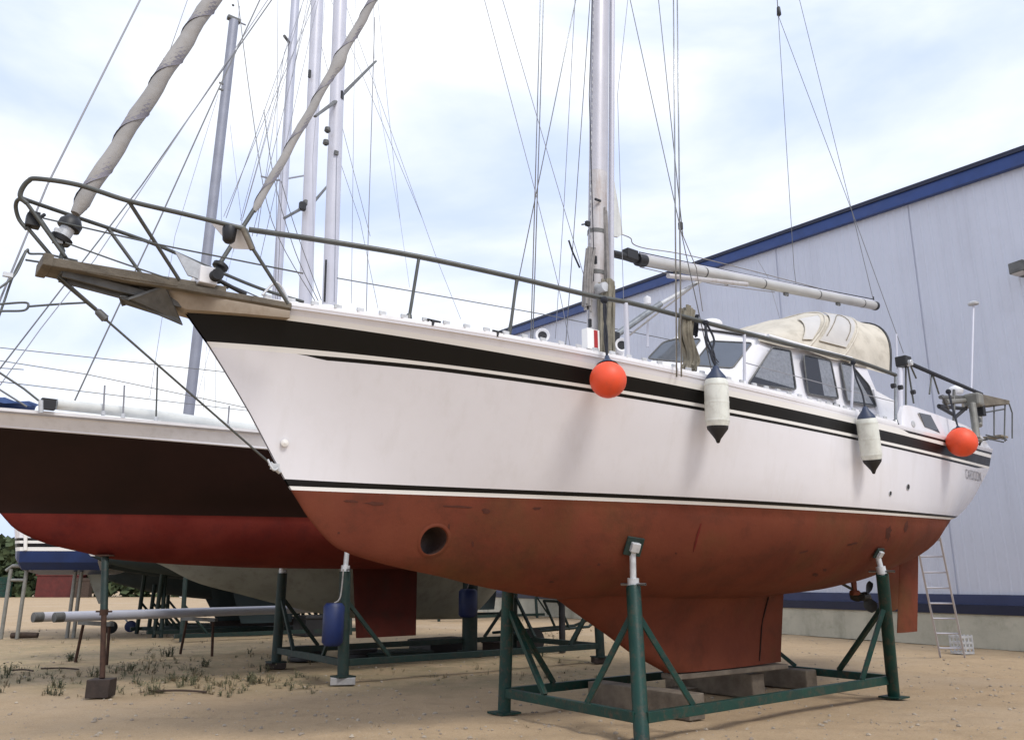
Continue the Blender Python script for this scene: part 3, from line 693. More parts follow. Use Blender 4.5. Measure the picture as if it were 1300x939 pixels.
wire('sheet', [(864,292,1.0),(884,340,.7),(892,395,.5)], .006, 'rope_grey')
coil('rope_bundle', [S1(872,394,-.15), S1(870,425,-.15), S1(876,455,-.2), S1(873,468,-.2)], .085, 'rope_tan', 9)
coil('rope_bundle', [S1(884,404,-.15), S1(883,424,-.15)], .03, 'rope_dark', 4)
# ---------------------------------------------------------------- vents
for px, py, w in ((688,428,-.35),(788,440,.2)):
    b = MB(); c = Lw(px, py, w); d = (-F1.u*.55 + F1.n*.8).normalized()
    b.tube(smooth_path([c+Vector((0,0,-.25))-d*.12, c+Vector((0,0,-.05))-d*.11, c+Vector((0,0,.0))-d*.05, c+d*.06]), .065, 'deck_white', 16, caps=True); b.lathe(c+d*.055, d, [(0,.07),(.03,.088),(.035,.082),(.012,.055)], 'deck_white', 18); b.lathe(c+d*.062, d, [(0,.078),(.001,.001)], 'dark_inside', 18); b.build('cowl_vent', boat)
# ---------------------------------------------------------------- pilothouse
fb, ft, at_, ab = Lw(932,486,.98), Lw(967,430,.86), Lw(1099,465,1.10), Lw(1134,534,1.22)
def mir(p): q = F1.loc(p); return F1.W(q[0], -q[1], q[2])
lowz = lambda p, dz: p - Vector((0,0,dz))
roof_h = .07
b = MB()
fbl, abl = lowz(fb, .25), lowz(ab, .2)
fc = F1.loc(fb); tc_ = F1.loc(ft)
b.add([fbl, abl, at_, ft, fb], [(0,1,2,3,4)], 'gelcoat'); b.add([mir(p) for p in (fbl, abl, at_, ft, fb)], [(0,1,2,3,4)], 'gelcoat')
fcen = F1.W(-.95, 0, 4.12); nf = (ft-fb).cross(fcen-fb).normalized(); tcen = F1.W(-.10, 0, 4.0); tcen.z += (fb-tcen).dot(nf)/nf.z; fcl = lowz(fcen, .65); print('tcen', tcen)
b.add([fbl, fb, ft, tcen, fcen, fcl], [(0,1,4,5),(1,2,3,4)], 'deck_white'); b.add([mir(fbl), mir(fb), mir(ft), tcen, fcen, fcl], [(0,1,4,5),(1,2,3,4)], 'deck_white')
b.add([abl, at_, mir(at_), mir(abl)], [(0,1,2,3)], 'gelcoat')
house = b.build('pilothouse', boat)
# roof with camber and a rounded brow
b = MB(); rows = []
tb, ta = tc_[0], F1.loc(at_)[0]+.03; z_b, z_a = tc_[2], F1.loc(at_)[2]; rise = tcen.z-tc_[2]; fwd = tc_[0]-F1.loc(tcen)[0]
for i in range(13):
    s_ = i/12; t = lerp(tb, ta, s_); z = lerp(z_b+.02, z_a+.01, s_); wd = lerp(.93, 1.15, s_)
    row = []
    for k in range(-8, 9):
        y = k/8; row.append(F1.W(t-.03-(1-s_)**2*fwd*(1-abs(y)), wd*y, z + lerp(rise, .15, s_)*(1-abs(y)**1.25) + .03))
    rows.append(row)
b.grid(rows, 'deck_white'); low_ = [[p - Vector((0,0,.045)) for p in R] for R in rows]; b.grid(low_, 'deck_white')
for A, B_ in ((rows[0], low_[0]), (rows[-1], low_[-1]), ([R[0] for R in rows], [R[0] for R in low_]), ([R[-1] for R in rows], [R[-1] for R in low_])): b.grid([A, B_], 'deck_white')
b.build('roof', house)
def plane_hit(px, py, a, c, d_, off=0.0):
    n = (c-a).cross(d_-a).normalized()
    if n.dot(CAM-a) < 0: n = -n
    r_ = ray(px, py); k = (a-CAM).dot(n)/r_.dot(n); return CAM + r_*k + n*off, n
def window(name, px, pl, parent, curtain=None, m='glass'):
    if curtain: m = 'pane_clear'
    pts = [plane_hit(x, y, *pl, .012)[0] for x, y in px]; n = plane_hit(px[0][0], px[0][1], *pl)[1]
    cen = sum(pts, Vector())/len(pts)
    b = MB(); outer = [cen + (p-cen)*1.0 for p in pts]
    # rounded frame: tube ring
    ring = []
    m_ = len(pts)
    for i in range(m_):
        p, q, r_ = pts[i-1], pts[i], pts[(i+1)%m_]; e = .04
        for v in (q + (p-q).normalized()*e, q + (p-q).normalized()*e*.3 + (r_-q).normalized()*e*.3, q + (r_-q).normalized()*e): ring.append(v)
    b.tube(ring + [ring[0], ring[1]], .010, 'anchor_grey', 6, caps=False); w_ = b.build(name, parent)
    b = MB(); b.add([p - n*.004 for p in ring], [tuple(range(len(ring)))], m); b.build('pane', w_)
    if curtain:
        b = MB(); b.add([p - n*.010 for p in ring], [tuple(range(len(ring)))], 'dark_inside'); b.build('dark_backing', w_)  # dark sheet painted in for the unlit cabin behind the pane
        b = MB()
        for c in curtain:
            P0, P1_, P2, P3 = [plane_hit(x, y, *pl, .0048)[0] for x, y in c]; rows = []
            for j in range(3):
                rows.append([P0.lerp(P1_, k/24).lerp(P3.lerp(P2, k/24), j/2) + n*.0022*math.sin(k*1.9) for k in range(25)])
            b.grid(rows, 'curtain')
        b.build('curtain', w_)
    return w_
side = (fb, at_, ab)
window('side_window', [(949,487),(980,440.5),(1003,445),(1010,495)], side, house, [[(958,478),(979,443),(1002,447),(1008,493)]])
window('side_window', [(1019,450),(1054,458),(1064,507),(1025,500)], side, house, [[(1038,455),(1053,458.5),(1062,504),(1046,502)]])
window('side_window', [(1066,460),(1080,463),(1103,490),(1112,517),(1075,510)], side, house, [[(1068,462),(1080,465),(1108,513),(1076,508)]])
front = (fb, ft, fcen)
def fhit(px, py): return plane_hit(px, py, *front)[0]
window('windscreen', [(879,464),(903,433.5),(955,436),(930,468)], front, house)
window('windscreen', [(822,456),(842,435),(858,431),(890,431),(868,460)], front, house)
T('wiper', house, [plane_hit(912,462,*front,.03)[0], plane_hit(897,442,*front,.03)[0]], .007, 'black_plastic')
b = MB(); b.ball(Lw(903,411,0), .13, 'deck_white', 20, (1.2,1,.55)); b.tube([Lw(903,411,0), Lw(903,424,0)], .09, 'deck_white', 14); b.build('roof_vent', house)
b = MB(); b.tube([plane_hit(978,434,*side,.04)[0], plane_hit(1075,460,*side,.04)[0]], .012, 'teak'); b.build('grab_rail', house)
b = MB()
for px, py in ((1059,513),(1063,515)): b.box(plane_hit(px,py,*side,.01)[0], (.07,.02,.03), 'anchor_grey', rotz=F1.a)
b.build('vent_plate', house)
# low coachroof ahead of the pilothouse, cockpit coaming behind
b = MB(); rows = []
for i in range(9):
    s_ = i/8; t = lerp(-3.4, -.75, s_); z = sh(t)[0]; wd = lerp(.45, .9, s_); h = lerp(.03, .17, min(1, s_*1.6)); hc = lerp(.05, .48, max(0, s_*3-2)**1.0)
    rows.append([F1.W(t, wd, z), F1.W(t, wd*.94, z+h*.8), F1.W(t, wd*.8, z+h), F1.W(t, 0, z+h+hc), F1.W(t, -wd*.8, z+h), F1.W(t, -wd*.94, z+h*.8), F1.W(t, -wd, z)])
b.grid(rows, 'deck_white'); b.build('coachroof', boat)
b = MB(); tA = F1.loc(ab)[0]-.35; rows = []
for i in range(8):
    s_ = i/7; t = lerp(tA, tA+2.1, s_); z = sh(t)[0]; h = lerp(.68, .3, s_)
    rows.append([F1.W(t, 1.25, z-.05), F1.W(t, 1.17, z+h), F1.W(t, 1.02, z+h), F1.W(t, .98, z-.05)])
for sg in (1,-1):
    b.grid([[p if sg == 1 else mir(p) for p in R] for R in rows], 'deck_white', False); b.add([p if sg == 1 else mir(p) for p in rows[0]], [(0,1,2,3)], 'deck_white'); b.add([p if sg == 1 else mir(p) for p in rows[-1]], [(0,1,2,3)], 'deck_white')
b.build('cockpit_coaming', boat)
# ---------------------------------------------------------------- sprayhood
def hoop(base, top, wb, e=2.3, n=28, bulge=0.0):      # base, top: (t, z)
    row = []
    for k in range(n+1):
        a = PI*k/n; c, s_ = math.cos(a), math.sin(a)
        w = wb*math.copysign(abs(c)**(2/e), c); f = abs(s_)**(2/e)
        row.append(F1.W(lerp(base[0], top[0], f), w, lerp(base[1], top[1], f)))
    return row
def tzp(px, py, w): q = F1.loc(Lw(px, py, w)); return (q[0], q[2])
h0 = hoop(tzp(962,430,.9), tzp(935,424,.45), .9); h1 = hoop(tzp(1012,440,1.0), tzp(992,402,.45), 1.0)
h2 = hoop(tzp(1024,443,1.05), tzp(1040,392,.5), 1.05); h3 = hoop(tzp(1070,455,1.12), tzp(1084,396,.6), 1.1)
h4 = hoop(tzp(1130,474,1.12), tzp(1105,404,.75), 1.12, 3.2)
def inter(A, B_, n, sag=.02):
    out = []
    for i in range(n):
        f = i/n; out.append([a.lerp(c, f) - Vector((0,0,sag*math.sin(PI*f))) + Vector((0,0,.006*math.sin(j*1.7+i))) for j, (a, c) in enumerate(zip(A, B_))])
    return out
b = MB(); hr = inter(h0, h1, 5) + inter(h1, h2, 3) + inter(h2, h3, 6) + inter(h3, h4, 4) + [h4]
b.grid(hr, 'canvas'); b.grid([[p - Vector((0,0,.02)) for p in R] for R in hr], 'canvas'); hood = b.build('sprayhood', boat)
b = MB()
for A in (h2, h3): b.tube(A, .018, 'canvas', 8)
b.build('hoop', hood); T('edge_binding', hood, h4, .022, 'black_plastic')
# clear windows in the hood
def patch(A, B_, u0, u1, v0, v1, name):
    rows = []
    for i in range(9):
        f = lerp(v0, v1, i/8); rows.append([])
        for j in range(11):
            g = lerp(u0, u1, j/10); x = g*28; k = int(x); r_ = x-k
            a = A[k].lerp(A[min(k+1,28)], r_); c = B_[k].lerp(B_[min(k+1,28)], r_); p = a.lerp(c, f); cen = F1.W(F1.loc(p)[0], 0, 3.9)
            rows[-1].append(p + (p-cen).normalized()*.02)
    b = MB(); b.grid(rows, 'clear_vinyl'); 
    o = b.build(name, hood); per = rows[0] + [R[-1] for R in rows] + rows[-1][::-1] + [R[0] for R in rows][::-1]; T('seam', o, per, .005, 'canvas', 6); return o
pw_ = patch(h2, h3, .04, .33, .12, .90, 'hood_window'); patch(h1, h2, .04, .27, .15, .8, 'hood_window')
for e_, f_ in ((.24,.26),):
    P = []
    for k in range(13):
        a_ = PI*k/12; g = (.07 + e_*math.sin(a_)*.9)*28; kk_ = int(g); f = .5 - f_*math.cos(a_)*1.1; a = h2[kk_].lerp(h2[kk_+1], g-kk_); c = h3[kk_].lerp(h3[kk_+1], g-kk_); p = a.lerp(c, f); cen = F1.W(F1.loc(p)[0], 0, 3.9); P.append(p + (p-cen).normalized()*.03)
    T('zip', pw_, P, .006, 'teak', 6)
# ---------------------------------------------------------------- raised poop bulwark at the stern
topc = pchip([(1141,538.5),(1148,514),(1180,523),(1208,533),(1232,543),(1244,551),(1258,569)])
b = MB(); rowA = []; rowB = []; rowC = []
for k in range(40):
    x = lerp(1141.5, 1257.5, k/39); p = S1(x, DECK(x)+.2, -.004); q = S1(x, topc(x), -.05)
    rowA.append(p); rowB.append(q); rowC.append(q - F1.n*.05)
for sg in (0, 1):
    f = (lambda p: p) if sg == 0 else mir
    b.grid([[f(p) for p in R] for R in (rowA, rowB, rowC, [p - F1.n*.12 for p in rowA])], 'gelcoat')
poop = b.build('poop_bulwark', boat)
b = MB()
g_ = [S1(x, y, -.025) for x, y in ((1166,524),(1180,527),(1192,550),(1173,542))]
b.slab(g_, F1.n*.018, 'glass'); pw = b.build('stern_window', poop); T('frame', pw, g_+[g_[0]], .009, 'galv', 6)
b = MB(); q = S1(1160,538,0); b.lathe(q-F1.n*.02, F1.n, [(0,.045),(.02,.045),(.025,.001)], 'galv', 14); b.build('filler_cap', poop)
# hull outlets at the quarter
for px, py, r_ in ((1130,626,.028),(1152.5,618,.036)):
    h, n = H1.hit(px, py); n = n if n.dot(CAM-h) > 0 else -n; b = MB(); b.lathe(h-n*.004, n, [(0,r_*1.25),(.012,r_*1.2),(.012,r_),(-.01,r_*.9)], 'galv', 16); b.lathe(h+n*.002, n, [(0,r_),(.001,.001)], 'dark_inside', 16); b.build('hull_outlet', boat)
h, n = H1.hit(888, 678)
for f in (((880,700),(890,664)),):
    b = MB(); P = []
    for k in range(6):
        x, y = lerp(f[0][0], f[1][0], k/5), lerp(f[0][1], f[1][1], k/5); q, n = H1.hit(x, y); n = n if n.dot(CAM-q) > 0 else -n; P.append((q, n))
    rows = [[q + n*.003 + F1.u*(-.022 + .008*random.random())*math.sin(PI*(i+.6)/6.5), q + n*.004, q + n*.003 + F1.u*.022*math.sin(PI*(i+.6)/6.5)] for i, (q, n) in enumerate(P)]
    b.grid(rows, 'antifoul_red'); b.build('paint_scrape', boat)
def hull_patch(name, px, py, wd_, hg, m, tilt=0.0, seed=1):
    random.seed(seed); ring = []
    for k in range(14):
        a_ = 2*PI*k/14; rr = random.uniform(.55, 1.1); dx, dy = math.cos(a_)*wd_/2*rr, math.sin(a_)*hg/2*rr
        q, n = H1.hit(px+dx, py+dy+dx*tilt)
        if q is None: return
        n = n if n.dot(CAM-q) > 0 else -n; ring.append(q + n*.003)
    c, n = H1.hit(px, py); n = n if n.dot(CAM-c) > 0 else -n; b = MB(); c = c + n*.003
    b.add([c]+ring, [(0, 1+k, 1+(k+1)%14) for k in range(14)], m); b.build(name, boat)
for i, q_ in enumerate(((476,639,30,5,.05),(585,643,46,4,.05),(617,648,12,7,0),(445,636,20,4,.05),(681,645,14,5,0),(1035,729,9,6,0),(1047,723,6,5,0),(1082,690,18,3,-.2),(1020,700,14,3,-.3),(858,702,3,3,0),(600,690,4,9,0),(570,668,3,8,0),(1128,676,8,20,-.9),(1150,668,7,16,-.9),(760,716,5,4,0),(430,676,4,3,0),(700,738,8,3,0))):
    hull_patch('paint_patch', *q_[:4], 'antifoul_dark', q_[4], i+3)
# name on the quarter
cu = bpy.data.curves.new('lettering', 'FONT'); cu.body = 'CARDOON'; cu.size = 1.0; cu.extrude = 0
to = bpy.data.objects.new('tmp', cu); C.objects.link(to); bpy.context.view_layer.update()
tm = bpy.data.meshes.new_from_object(to.evaluated_get(bpy.context.evaluated_depsgraph_get())); C.objects.unlink(to); bpy.data.objects.remove(to)
xs = [v.co.x for v in tm.vertices]; wx = max(xs)
cA, cB, cC = (1225,594.0), (1244.5,598.5), (1226,607)
vs = []
for v in tm.vertices:
    fx = v.co.x/wx; fy = 1-v.co.y/.72; x = cA[0]+(cB[0]-cA[0])*fx+(cC[0]-cA[0])*fy; y = cA[1]+(cB[1]-cA[1])*fx+(cC[1]-cA[1])*fy
    q, n = H1.hit(x, y)
    if q is None: q, n = H1.hit(1230, 600)
    n = n if n.dot(CAM-q) > 0 else -n; vs.append(q + n*.007)
b = MB(); b.add(vs, [tuple(p.vertices) for p in tm.polygons], 'letter'); b.build('name_lettering', boat)
# ---------------------------------------------------------------- stern gear
b = MB()
b.tube(smooth_path([S1(1150,459,-.1), S1(1182,473,-.1), S1(1215,487,-.1), S1(1246,500,-.1)]), .030, 'rope_dark')
b.build('stern_rail', boat)
b = MB()
b.tube([S1(1143,537,-.15), S1(1143,468,-.15)], .036, 'alu_white', 14); b.build('gantry_post', boat)
b = MB(); b.box(S1(1147,459,-.12), (.17,.16,.14), 'black_plastic', rotz=F1.a); b.lathe(S1(1147,462,-.12)+F1.n*.05, F1.n, [(0,.001),(0,.05),(.05,.04),(.07,.05),(.07,.001)], 'galv', 14); b.build('winch', boat, bevel=.015)
for l in ([(1150,462),(1150,515)], [(1152,462),(1160,512)], [(1156,464),(1163,480)], [(1183,475),(1180,500)], [(1184,475),(1192,500)]):
    T('stay_tube', boat, [S1(x, y, -.12) for x, y in l], .013, 'rail_steel')
for px, py in ((1132,490),(1141,492),(1157,498)):
    b = MB(); b.lathe(S1(px,py,-.05), F1.n, [(0,.001),(0,.035),(.05,.03),(.05,.001)], 'black_plastic', 12); b.build('cleat', boat)
T('antenna', boat, [S1(1139,468,-.2), S1(1138,424,-.2)], .012, 'alu_white')
b = MB(); q0, q1 = S1(1233,500,-.3), S1(1236,388,-.3); b.tube([q0, q1], .018, 'alu_white', 10); b.lathe(q1, (0,0,1), [(0,.02),(.02,.09),(.05,.10),(.08,.05),(.09,.001)], 'galv', 16); b.build('antenna_pole', boat)
b = MB(); q0, q1 = S1(1194,482,-.5), S1(1214,495,-.4)
b.lathe(S1(1214,500,-.3), (0,0,1), [(0,.001),(0,.10),(.06,.12),(.12,.09),(.15,.001)], 'deck_white', 18); b.build('life_light', boat)
b = MB(); 
for l, r_, m_ in ([(1194,504),(1229,504),.03,'anchor_grey'] , [(1200,510),(1228,508),.045,'outboard_grey'], [(1192,515),(1226,519),.03,'black_plastic'], [(1192,516),(1210,526),.028,'black_plastic'], [(1226,518),(1212,530),.028,'black_plastic'], [(1211,495),(1211,540),.022,'anchor_grey'], [(1196,502),(1204,520),.022,'anchor_grey']) and (([(1194,504),(1229,504)],.03,'anchor_grey'), ([(1200,510),(1228,508)],.045,'outboard_grey'), ([(1192,515),(1226,519)],.03,'black_plastic'), ([(1192,516),(1210,526)],.028,'black_plastic'), ([(1226,518),(1212,530)],.028,'black_plastic'), ([(1211,495),(1211,545)],.022,'anchor_grey'), ([(1196,502),(1204,520)],.022,'anchor_grey')):
    b.tube([S1(x, y, -.15) for x, y in l], r_, m_, 8)
b.build('wind_vane_gear', boat)
b = MB(); b.slab([S1(1247,500,-.05), S1(1282,508,.0), S1(1282,513,.0), S1(1247,515,-.05)], F1.n*-.35, 'wood_grey'); b.build('stern_board', boat, bevel=.01)
b = MB()
for l in ([(1276,512),(1275,556)], [(1281,512),(1285,524),(1285,556)], [(1247,524),(1276,519)], [(1262,514),(1262,552)], [(1252,552),(1278,558)], [(1252,556),(1274,561)], [(1276,556),(1276,560)]):
    b.tube([S1(x, y, -.05) for x, y in l], .013, 'rail_steel')
b.box(S1(1264,555,-.2), (.3,.3,.03), 'teak', rotz=F1.a); b.build('boarding_ladder', boat)
# outboard motor clamped on the stern rail: its own thing
om = thing('outboard_motor', 'grey outboard motor clamped upright on the stern rail of the white sailboat', 'outboard motor', S1(1240,555,-.05), F1.a)
b = MB(); q = S1(1236,508,-.02); b.box(q, (.20,.26,.22), 'outboard_grey', rotz=F1.a); b.build('cowling', om, bevel=.04)
b = MB(); b.tube([S1(1234,512,-.02), S1(1240,556,.0)], .055, 'outboard_grey', 12); b.tube([S1(1243,505,-.02), S1(1243,540,-.02)], .05, 'outboard_grey', 10); b.build('shaft_leg', om)
b = MB(); b.box(S1(1246,521,.05), (.10,.1,.18), 'black_plastic', rotz=F1.a); b.build('clamp', om, bevel=.01)
b = MB(); q = S1(1243,558,.02); b.lathe(q-F1.u*.1, F1.u, [(0,.001),(.03,.04),(.16,.035),(.2,.001)], 'outboard_grey', 12)
for k in range(3):
    a_ = 2*PI*k/3; b.beam(q+F1.u*.08, q+F1.u*.08 + (F1.n*math.cos(a_)+Vector((0,0,1))*math.sin(a_))*.09, .05, .012, 'black_plastic')
b.build('propeller', om)
# ---------------------------------------------------------------- fenders (things of their own)
def orange_ball(px, py, rpx, knot, label, cat='fender'):
    P = S1(px, py, .20); r_ = rpx*(P-CAM).dot(Vector((0,CT,ST)))/FPX
    for _ in range(3):
        tt = F1.loc(P); zt, wt = sh(tt[0]); P = S1(px, py, r_*.97)
        r_ = rpx*(P-CAM).dot(Vector((0,CT,ST)))/FPX
    th = thing('ball_fender', label, cat, P - Vector((0,0,r_)), F1.a, 'orange ball fenders')
    up = (S1(knot[0], knot[1], -.05) - P).normalized()
    b = MB(); b.ball(P, r_, 'orange', 32); b.build('ball', th)
    b = MB(); b.lathe(P+up*r_*.86, up, [(0,r_*.62),(r_*.18,r_*.42),(r_*.42,r_*.16),(r_*.62,r_*.12),(r_*.64,.001)], 'dark_blue_plastic', 20); b.build('neck', th)
    k = S1(knot[0], knot[1], -.02); b = MB(); m_ = P+up*r_*1.45
    b.tube(smooth_path([m_, m_.lerp(k,.4)+F1.u*.012, m_.lerp(k,.7)-F1.u*.01, k]), .012, 'rope_dark'); b.tube(smooth_path([m_, m_.lerp(k,.4)-F1.u*.02, m_.lerp(k,.8)+F1.u*.02, k]), .010, 'rope_dark')
    b.ball(k, .04, 'rope_dark', 10); b.build('lanyard', th)
orange_ball(772, 482, 23.5, (767,381), 'bright orange ball fender hanging by the mast, the larger and nearer of the two')
orange_ball(1221, 561, 18.5, (1204,497), 'orange ball fender hanging at the stern beside the outboard motor')
def long_fender(top, bot, rpx, knot, label):
    P0 = S1(top[0], top[1], .13); P1_ = S1(bot[0], bot[1], .10); D = (P0-CAM).dot(Vector((0,CT,ST))); r_ = rpx*D/FPX
    ax = (P0-P1_); L_ = ax.length; ax.normalize()
    th = thing('cylinder_fender', label, 'fender', P1_ - Vector((0,0,.15)), F1.a, 'white cylinder fenders')
    b = MB(); prof = [(0,r_*.88),(.03,r_*.97),(.08,r_),(L_*.5,r_*1.0),(L_-.08,r_),(L_-.03,r_*.96),(L_,r_*.86)]
    b.lathe(P1_, ax, prof, 'fender_white', 28); 
    for k in (.12,.5,.88): b.lathe(P1_+ax*L_*k, ax, [(-.012,r_*1.0),(0,r_*1.018),(.012,r_*1.0)], 'fender_white', 28)
    b.build('cylinder', th)
    b = MB(); b.lathe(P0, ax, [(0,r_*.87),(.03,r_*.80),(.10,r_*.35),(.14,r_*.22),(.15,.001)], 'dark_blue_plastic', 20); b.build('top_cap', th)
    b = MB(); b.lathe(P1_, -ax, [(0,r_*.89),(.03,r_*.85),(.13,r_*.25),(.17,r_*.12),(.175,.001)], 'black_plastic', 20); b.build('bottom_cap', th)
    k = S1(knot[0], knot[1], -.02); m_ = P0+ax*.14; b = MB()
    b.tube(smooth_path([m_, m_.lerp(k,.3)+F1.u*.02, m_.lerp(k,.65)-F1.u*.03, k]), .011, 'rope_dark')
    if len(knot) > 2: b.tube(smooth_path([m_, m_.lerp(k,.25)-F1.u*.03, m_.lerp(k,.6)+F1.u*.075, m_.lerp(k,.85)+F1.u*.05, k]), .012, 'rope_dark'); b.tube(smooth_path([m_.lerp(k,.2), m_.lerp(k,.5)-F1.u*.06, m_.lerp(k,.85)-F1.u*.03, k]), .012, 'rope_dark')
    b.ball(k, .035, 'rope_dark', 10); b.build('lanyard', th)
long_fender((909,481.5), (911,541), 15.2, (896,410,1), 'white cylinder fender hanging below the windscreen, left one of the two')
long_fender((1100,531), (1107,583), 12.8, (1083,460), 'white cylinder fender hanging nearer the stern, below the rear side window')
# ================================================================== cradle of the main boat
def cradle(name, label, A, B, D, C_, tops, m, beam_h, hb=.22, screws=True, r=.075, braceh=1.12, bx=.085, pads=None, group=None, rot=0.0):
    o = thing(name, label, 'boat cradle', (A+C_)/2, rot)
    if group: o['group'] = group
    feet = [A, B, C_, D]
    for i, (f, t) in enumerate(zip(feet, tops)):
        b = MB(); b.tube([f + Vector((0,0,.012)), t], r, m, 16); b.box(f+Vector((0,0,.01)), (.28,.28,.02), m, rotz=rot); b.build('post', o)
        if pads and pads[i] is not None:
            pt, n, wht = pads[i]
            b = MB(); d = (pt-t).normalized(); b.tube([t-d*.05, pt - d*.03], r*.45, wht, 12); b.tube([t, t+d*.09], r*.8, wht, 8)
            b.lathe(t+d*.03, F1.n, [(-.17,.012),(-.17,.014),(.17,.014),(.17,.012)], 'steel', 8); sc = b.build('screw', o)
            b = MB(); x = n.orthogonal().normalized(); x = (F1.u - n*F1.u.dot(n)).normalized(); y = n.cross(x); b.box(pt + n*.03, ((.20,.20,.025) if i != 2 else (.16,.14,.02)), 'green_dark', ax=(x, y, n)); b.box(pt + n*.06, ((.10,.10,.05) if i != 2 else (.08,.08,.04)), wht, ax=(x,y,n)); b.build('pad', sc, bevel=.008)
    for i in range(4):
        p, q = feet[i], feet[(i+1)%4]; d = (q-p).normalized(); b = MB()
        b.beam(p + d*(r*.9) + Vector((0,0,beam_h)), q - d*(r*.9) + Vector((0,0,beam_h)), .07, .10, m); b.build('beam', o, bevel=.006)
    for i in range(4):
        f = feet[i]; t = tops[i]; top = f.lerp(t, braceh/t.z)
        for j in ((i+1)%4, (i-1)%4):
            d = (feet[j]-f).normalized(); b = MB(); b.beam(top + d*r*.8, f + d*min(.78, (feet[j]-f).length*.4) + Vector((0,0,beam_h+.05)), .055, .055, m); b.build('brace', o, bevel=.004)
    return o
A, Cc = G(640,905), G(1135,885); B = G(815,944)
AB = B-A; u = F1.u; Bp = B; Dd = A + (Cc-B)
def hullpt(px, py):
    h, n = H1.hit(px, py); n = n if n.dot(CAM-h) > 0 else -n; return h, n
pB, nB = hullpt(803, 692); 
topB = F1.L(804, 745, F1.loc(pB)[1]-.03)
hC = H1.hit(1113, 700); pC, nC = hC[0], hC[1]; nC = nC if nC.dot(CAM-pC) > 0 else -nC
topC = F1.L(1120, 728, F1.loc(pC)[1]+.02)
def mirw(p): q = F1.loc(p); return F1.W(q[0], -q[1], q[2])
def far_pad(p, n):
    q = mirw(p); m_ = n - F1.n*2*n.dot(F1.n); return q, m_
pA, nA = far_pad(pB, nB); pD, nD = far_pad(pC, nC)
lA = F1.loc(A); topA = F1.W(lA[0]+.05, lA[1]+.02, 1.55); pA = F1.W(lA[0]+.1, lA[1]+.1, 1.95)
topD = mirw(topC)
cr = cradle('boat_cradle', 'green tubular steel cradle under the white sailboat, nearest to the viewer', A, Bp, Dd, Cc, [topA, topB, topC, topD], 'green_paint', .225, pads=[(pA, nA, 'galv'), (pB, nB, 'galv'), (pC, nC, 'galv'), (pD, nD, 'galv')], rot=F1.a)
# ---- timber blocks under the keel
def block(name, label, cen, ln, wd, ht, ang, m, cat='timber block', group=None, rough=.01):
    b = MB(); X = Vector((math.cos(ang), math.sin(ang), 0)); Y = Vector((-math.sin(ang), math.cos(ang), 0)); random.seed(int(cen[0]*31) % 97)
    b.box(Vector((0,0,0)) + Vector(cen) + Vector((0,0,ht/2)), (ln, wd, ht), m, ax=(X, Y, Vector((0,0,1)))); 
    o = b.build(name, None, loc=Vector(cen), bevel=rough); tag(o, label, cat, group); return o
nang = math.atan2(F1.n.y, F1.n.x)
gB = 'timber blocks under the keel'
c1 = G(957, 889); c2 = G(1028, 876)
zt = .40
def sleeper(px_l, px_r, ybot, label, ht, wd, n_back, z_base=.0):
    # near end face seen between px_l and px_r, resting at ybot
    p0 = G(px_l, ybot, z_base); p1 = G(px_r, ybot, z_base); c = (p0+p1)/2; ln = n_back
    cen = c - F1.n*ln/2; cen.z = z_base
    return block('timber_block', label, cen, ln, wd, ht, nang, 'timber', group=gB, rough=.015)
sleeper(953, 976, 886, 'weathered timber sleeper under the middle of the keel, nearest to the viewer', .30, .26, 1.5)
sleeper(1020, 1044, 875, 'weathered timber sleeper under the back end of the keel, farther right', .26, .26, 1.6)
block('timber_block', 'brown timber sleeper under the front of the keel, left of the other blocks', F1.W(-1.05, -.15, .0), 1.6, .26, .27, nang, 'timber', group=gB)
block('timber_plank', 'flat weathered plank lying on the ground behind the left sleeper', F1.W(-.2, -.9, .0), 1.9, .3, .07, F1.a+.1, 'timber', cat='plank')
block('timber_packing', 'flat timber packing lengthwise on top of the sleepers right under the keel', F1.W(.35, 0, .345), 2.2, .26, .06, F1.a, 'timber', cat='packing timber')
# ================================================================== ladder and crate
la, lb = G(1196,832), G(1223,835)
mid = (la+lb)/2; wv = Vector((lb.x-la.x, 0, 0)).normalized(); wid = .42; wv = Vector((.97,-.24,0)); lw = .45
lad = thing('ladder', 'aluminium ladder leaning on the stern of the white sailboat', 'ladder', mid, math.atan2(wv.y, wv.x))
rr_ = ray(1161, 600); kk = (F1.W(6.62,0,0)-CAM).dot(F1.u)/rr_.dot(F1.u); topm = CAM + rr_*kk
topm = mid + (topm-mid)*1.12
la, lb = mid - wv*lw/2, mid + wv*lw/2
for sg in (-1, 1):
    b = MB(); p = mid + wv*sg*(lb-la).length/2; q = topm + wv*sg*wid*.48; b.beam(p, q, .03, .07, 'alu'); b.build('stile', lad)
n = 13
for k in range(n):
    f = (k+.6)/n; b = MB(); c = mid.lerp(topm, f); hw = lerp((lb-la).length/2, wid*.48, f); b.tube([c - wv*hw, c + wv*hw], .017, 'alu', 8); b.build('rung', lad)
cp = G(1222,829); crt = thing('plastic_crate', 'small pale slatted plastic crate standing at the right foot of the ladder', 'crate', cp, .3)
s_ = .30; ax = (Vector((math.cos(.3), math.sin(.3), 0)), Vector((-math.sin(.3), math.cos(.3), 0)), Vector((0,0,1)))
b = MB()
